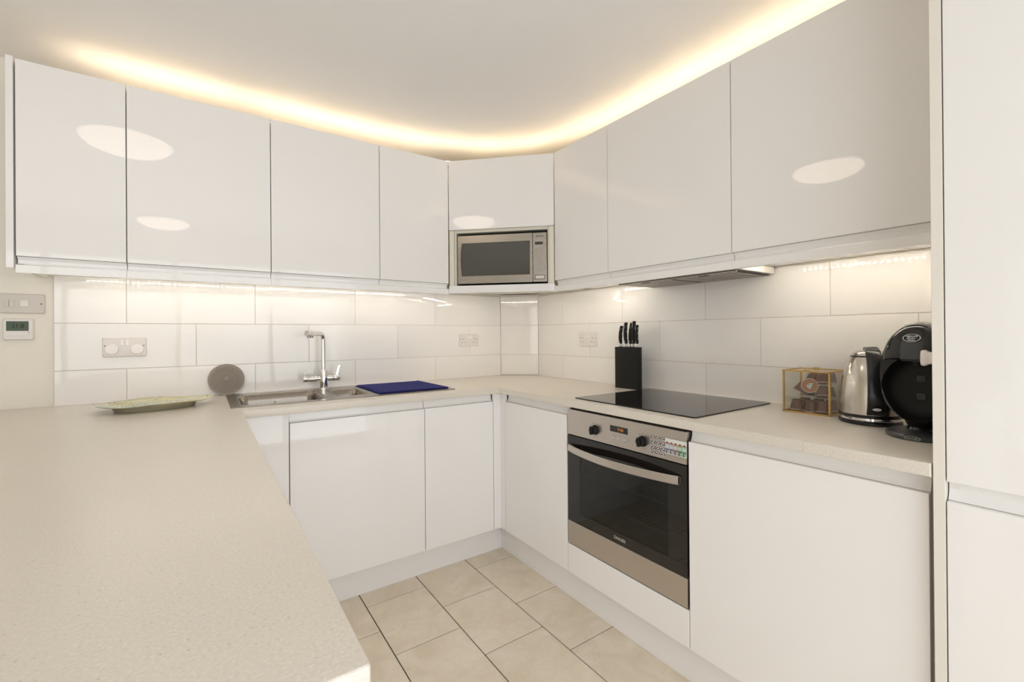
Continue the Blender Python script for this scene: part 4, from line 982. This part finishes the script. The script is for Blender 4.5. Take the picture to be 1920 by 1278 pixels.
# head: domed visor over the recess
bm = bmesh.new(); lo = []
for s_, w_ in ((1.0, .045), (.98, .072), (.90, .088), (.76, .099), (.50, .106), (.2, .109)):
    pts = []
    for i in range(33):
        a_ = math.pi*i/32; pts.append((math.cos(a_)*.073*s_, CY+.035+(math.sin(a_))*.098*s_+(1-s_)*.02, w_))
    lo.append(pts)
loft(bm, lo); hdp = obj('head', bm, 'blackg', cm, ang=50)
bm = bmesh.new(); lo = []
for (y_, w_) in ((CY+.040, .1080), (CY+.060, .1100), (CY+.080, .1065), (CY+.100, .0985), (CY+.118, .0870), (CY+.1265, .0740), (CY+.1315, .0600)):
    lo.append([(-.026, y_, w_-.004), (-.020, y_+.001, w_+.0025), (.020, y_+.001, w_+.0025), (.026, y_, w_-.004), (.024, y_-.006, w_-.014), (-.024, y_-.006, w_-.014)])
loft(bm, lo); ctr = obj('front_panel', bm, 'charcoal', hdp, ang=50)
LM = T((0, CY+.0965, .1075)) @ Matrix.Rotation(math.radians(-24), 4, 'X')
bm = bmesh.new(); lathe(bm, [(.0165, 0), (.0185, 0), (.0185, .0012), (.0165, .0012), (.0165, 0)], 36, LM @ Matrix.Diagonal((1, .62, 1, 1))); obj('logo_ring', bm, 'logo', hdp)
text('NESCAFÉ', .0058, 'logo', hdp, LM @ T((0, .0045, .0008)), bold=.0002); text('Dolce', .0070, 'logo', hdp, LM @ T((0, -.0008, .0008)), bold=.0002); text('Gusto', .0060, 'logo', hdp, LM @ T((0, -.0062, .0008)), bold=.0002)
bm = bmesh.new(); lo = []
for x, h_, d_ in ((.022, .012, .010), (.024, .019, .014), (.030, .0205, .015), (.036, .0165, .012), (.044, .0150, .011), (.060, .0150, .011), (.072, .0185, .013), (.076, .012, .009)):
    lo.append([(x, CY+.046+y, .124+z) for y, z in rrect(-h_, h_, -d_, d_, .006, 3)])
loft(bm, lo); obj('selector_lever', bm, 'white2', cm, ang=50)
obj('lever_mount', B(.03, .05, CY+.036, CY+.056, .085, .114), 'black', cm, bevel=.002)
for y_ in (CY-.065, CY-.015):
    obj('drip_mark', B(-.010, .010, y_-.009, y_+.009, .0270, .0296), 'black', cm, bevel=.001)
obj('nozzle', (lambda b2: lathe(b2, [(0, 0), (.014, 0), (.016, .02), (0, .02)], 24, T((0, CY+.022, .058)) @ Matrix.Rotation(math.radians(-90), 4, 'X')))(bmesh.new()), 'blackm', cm)
bm = bmesh.new(); lathe(bm, [(0, 0), (.0150, 0), (.0150, .001), (0, .001)], 30, T((0, .0075, .1105)) @ Matrix.Diagonal((1, .36, 1, 1))); bd = obj('badge', bm, 'charcoal', bs)
bm = bmesh.new(); lathe(bm, [(.0148, .001), (.0165, .001), (.0165, 0), (.0148, 0)], 30, T((0, .0075, .1105)) @ Matrix.Diagonal((1, .36, 1, 1))); obj('badge_ring', bm, 'logo', bd)
text("DeLonghi", .0055, 'logo', bd, T((0, .0075, .1118)))
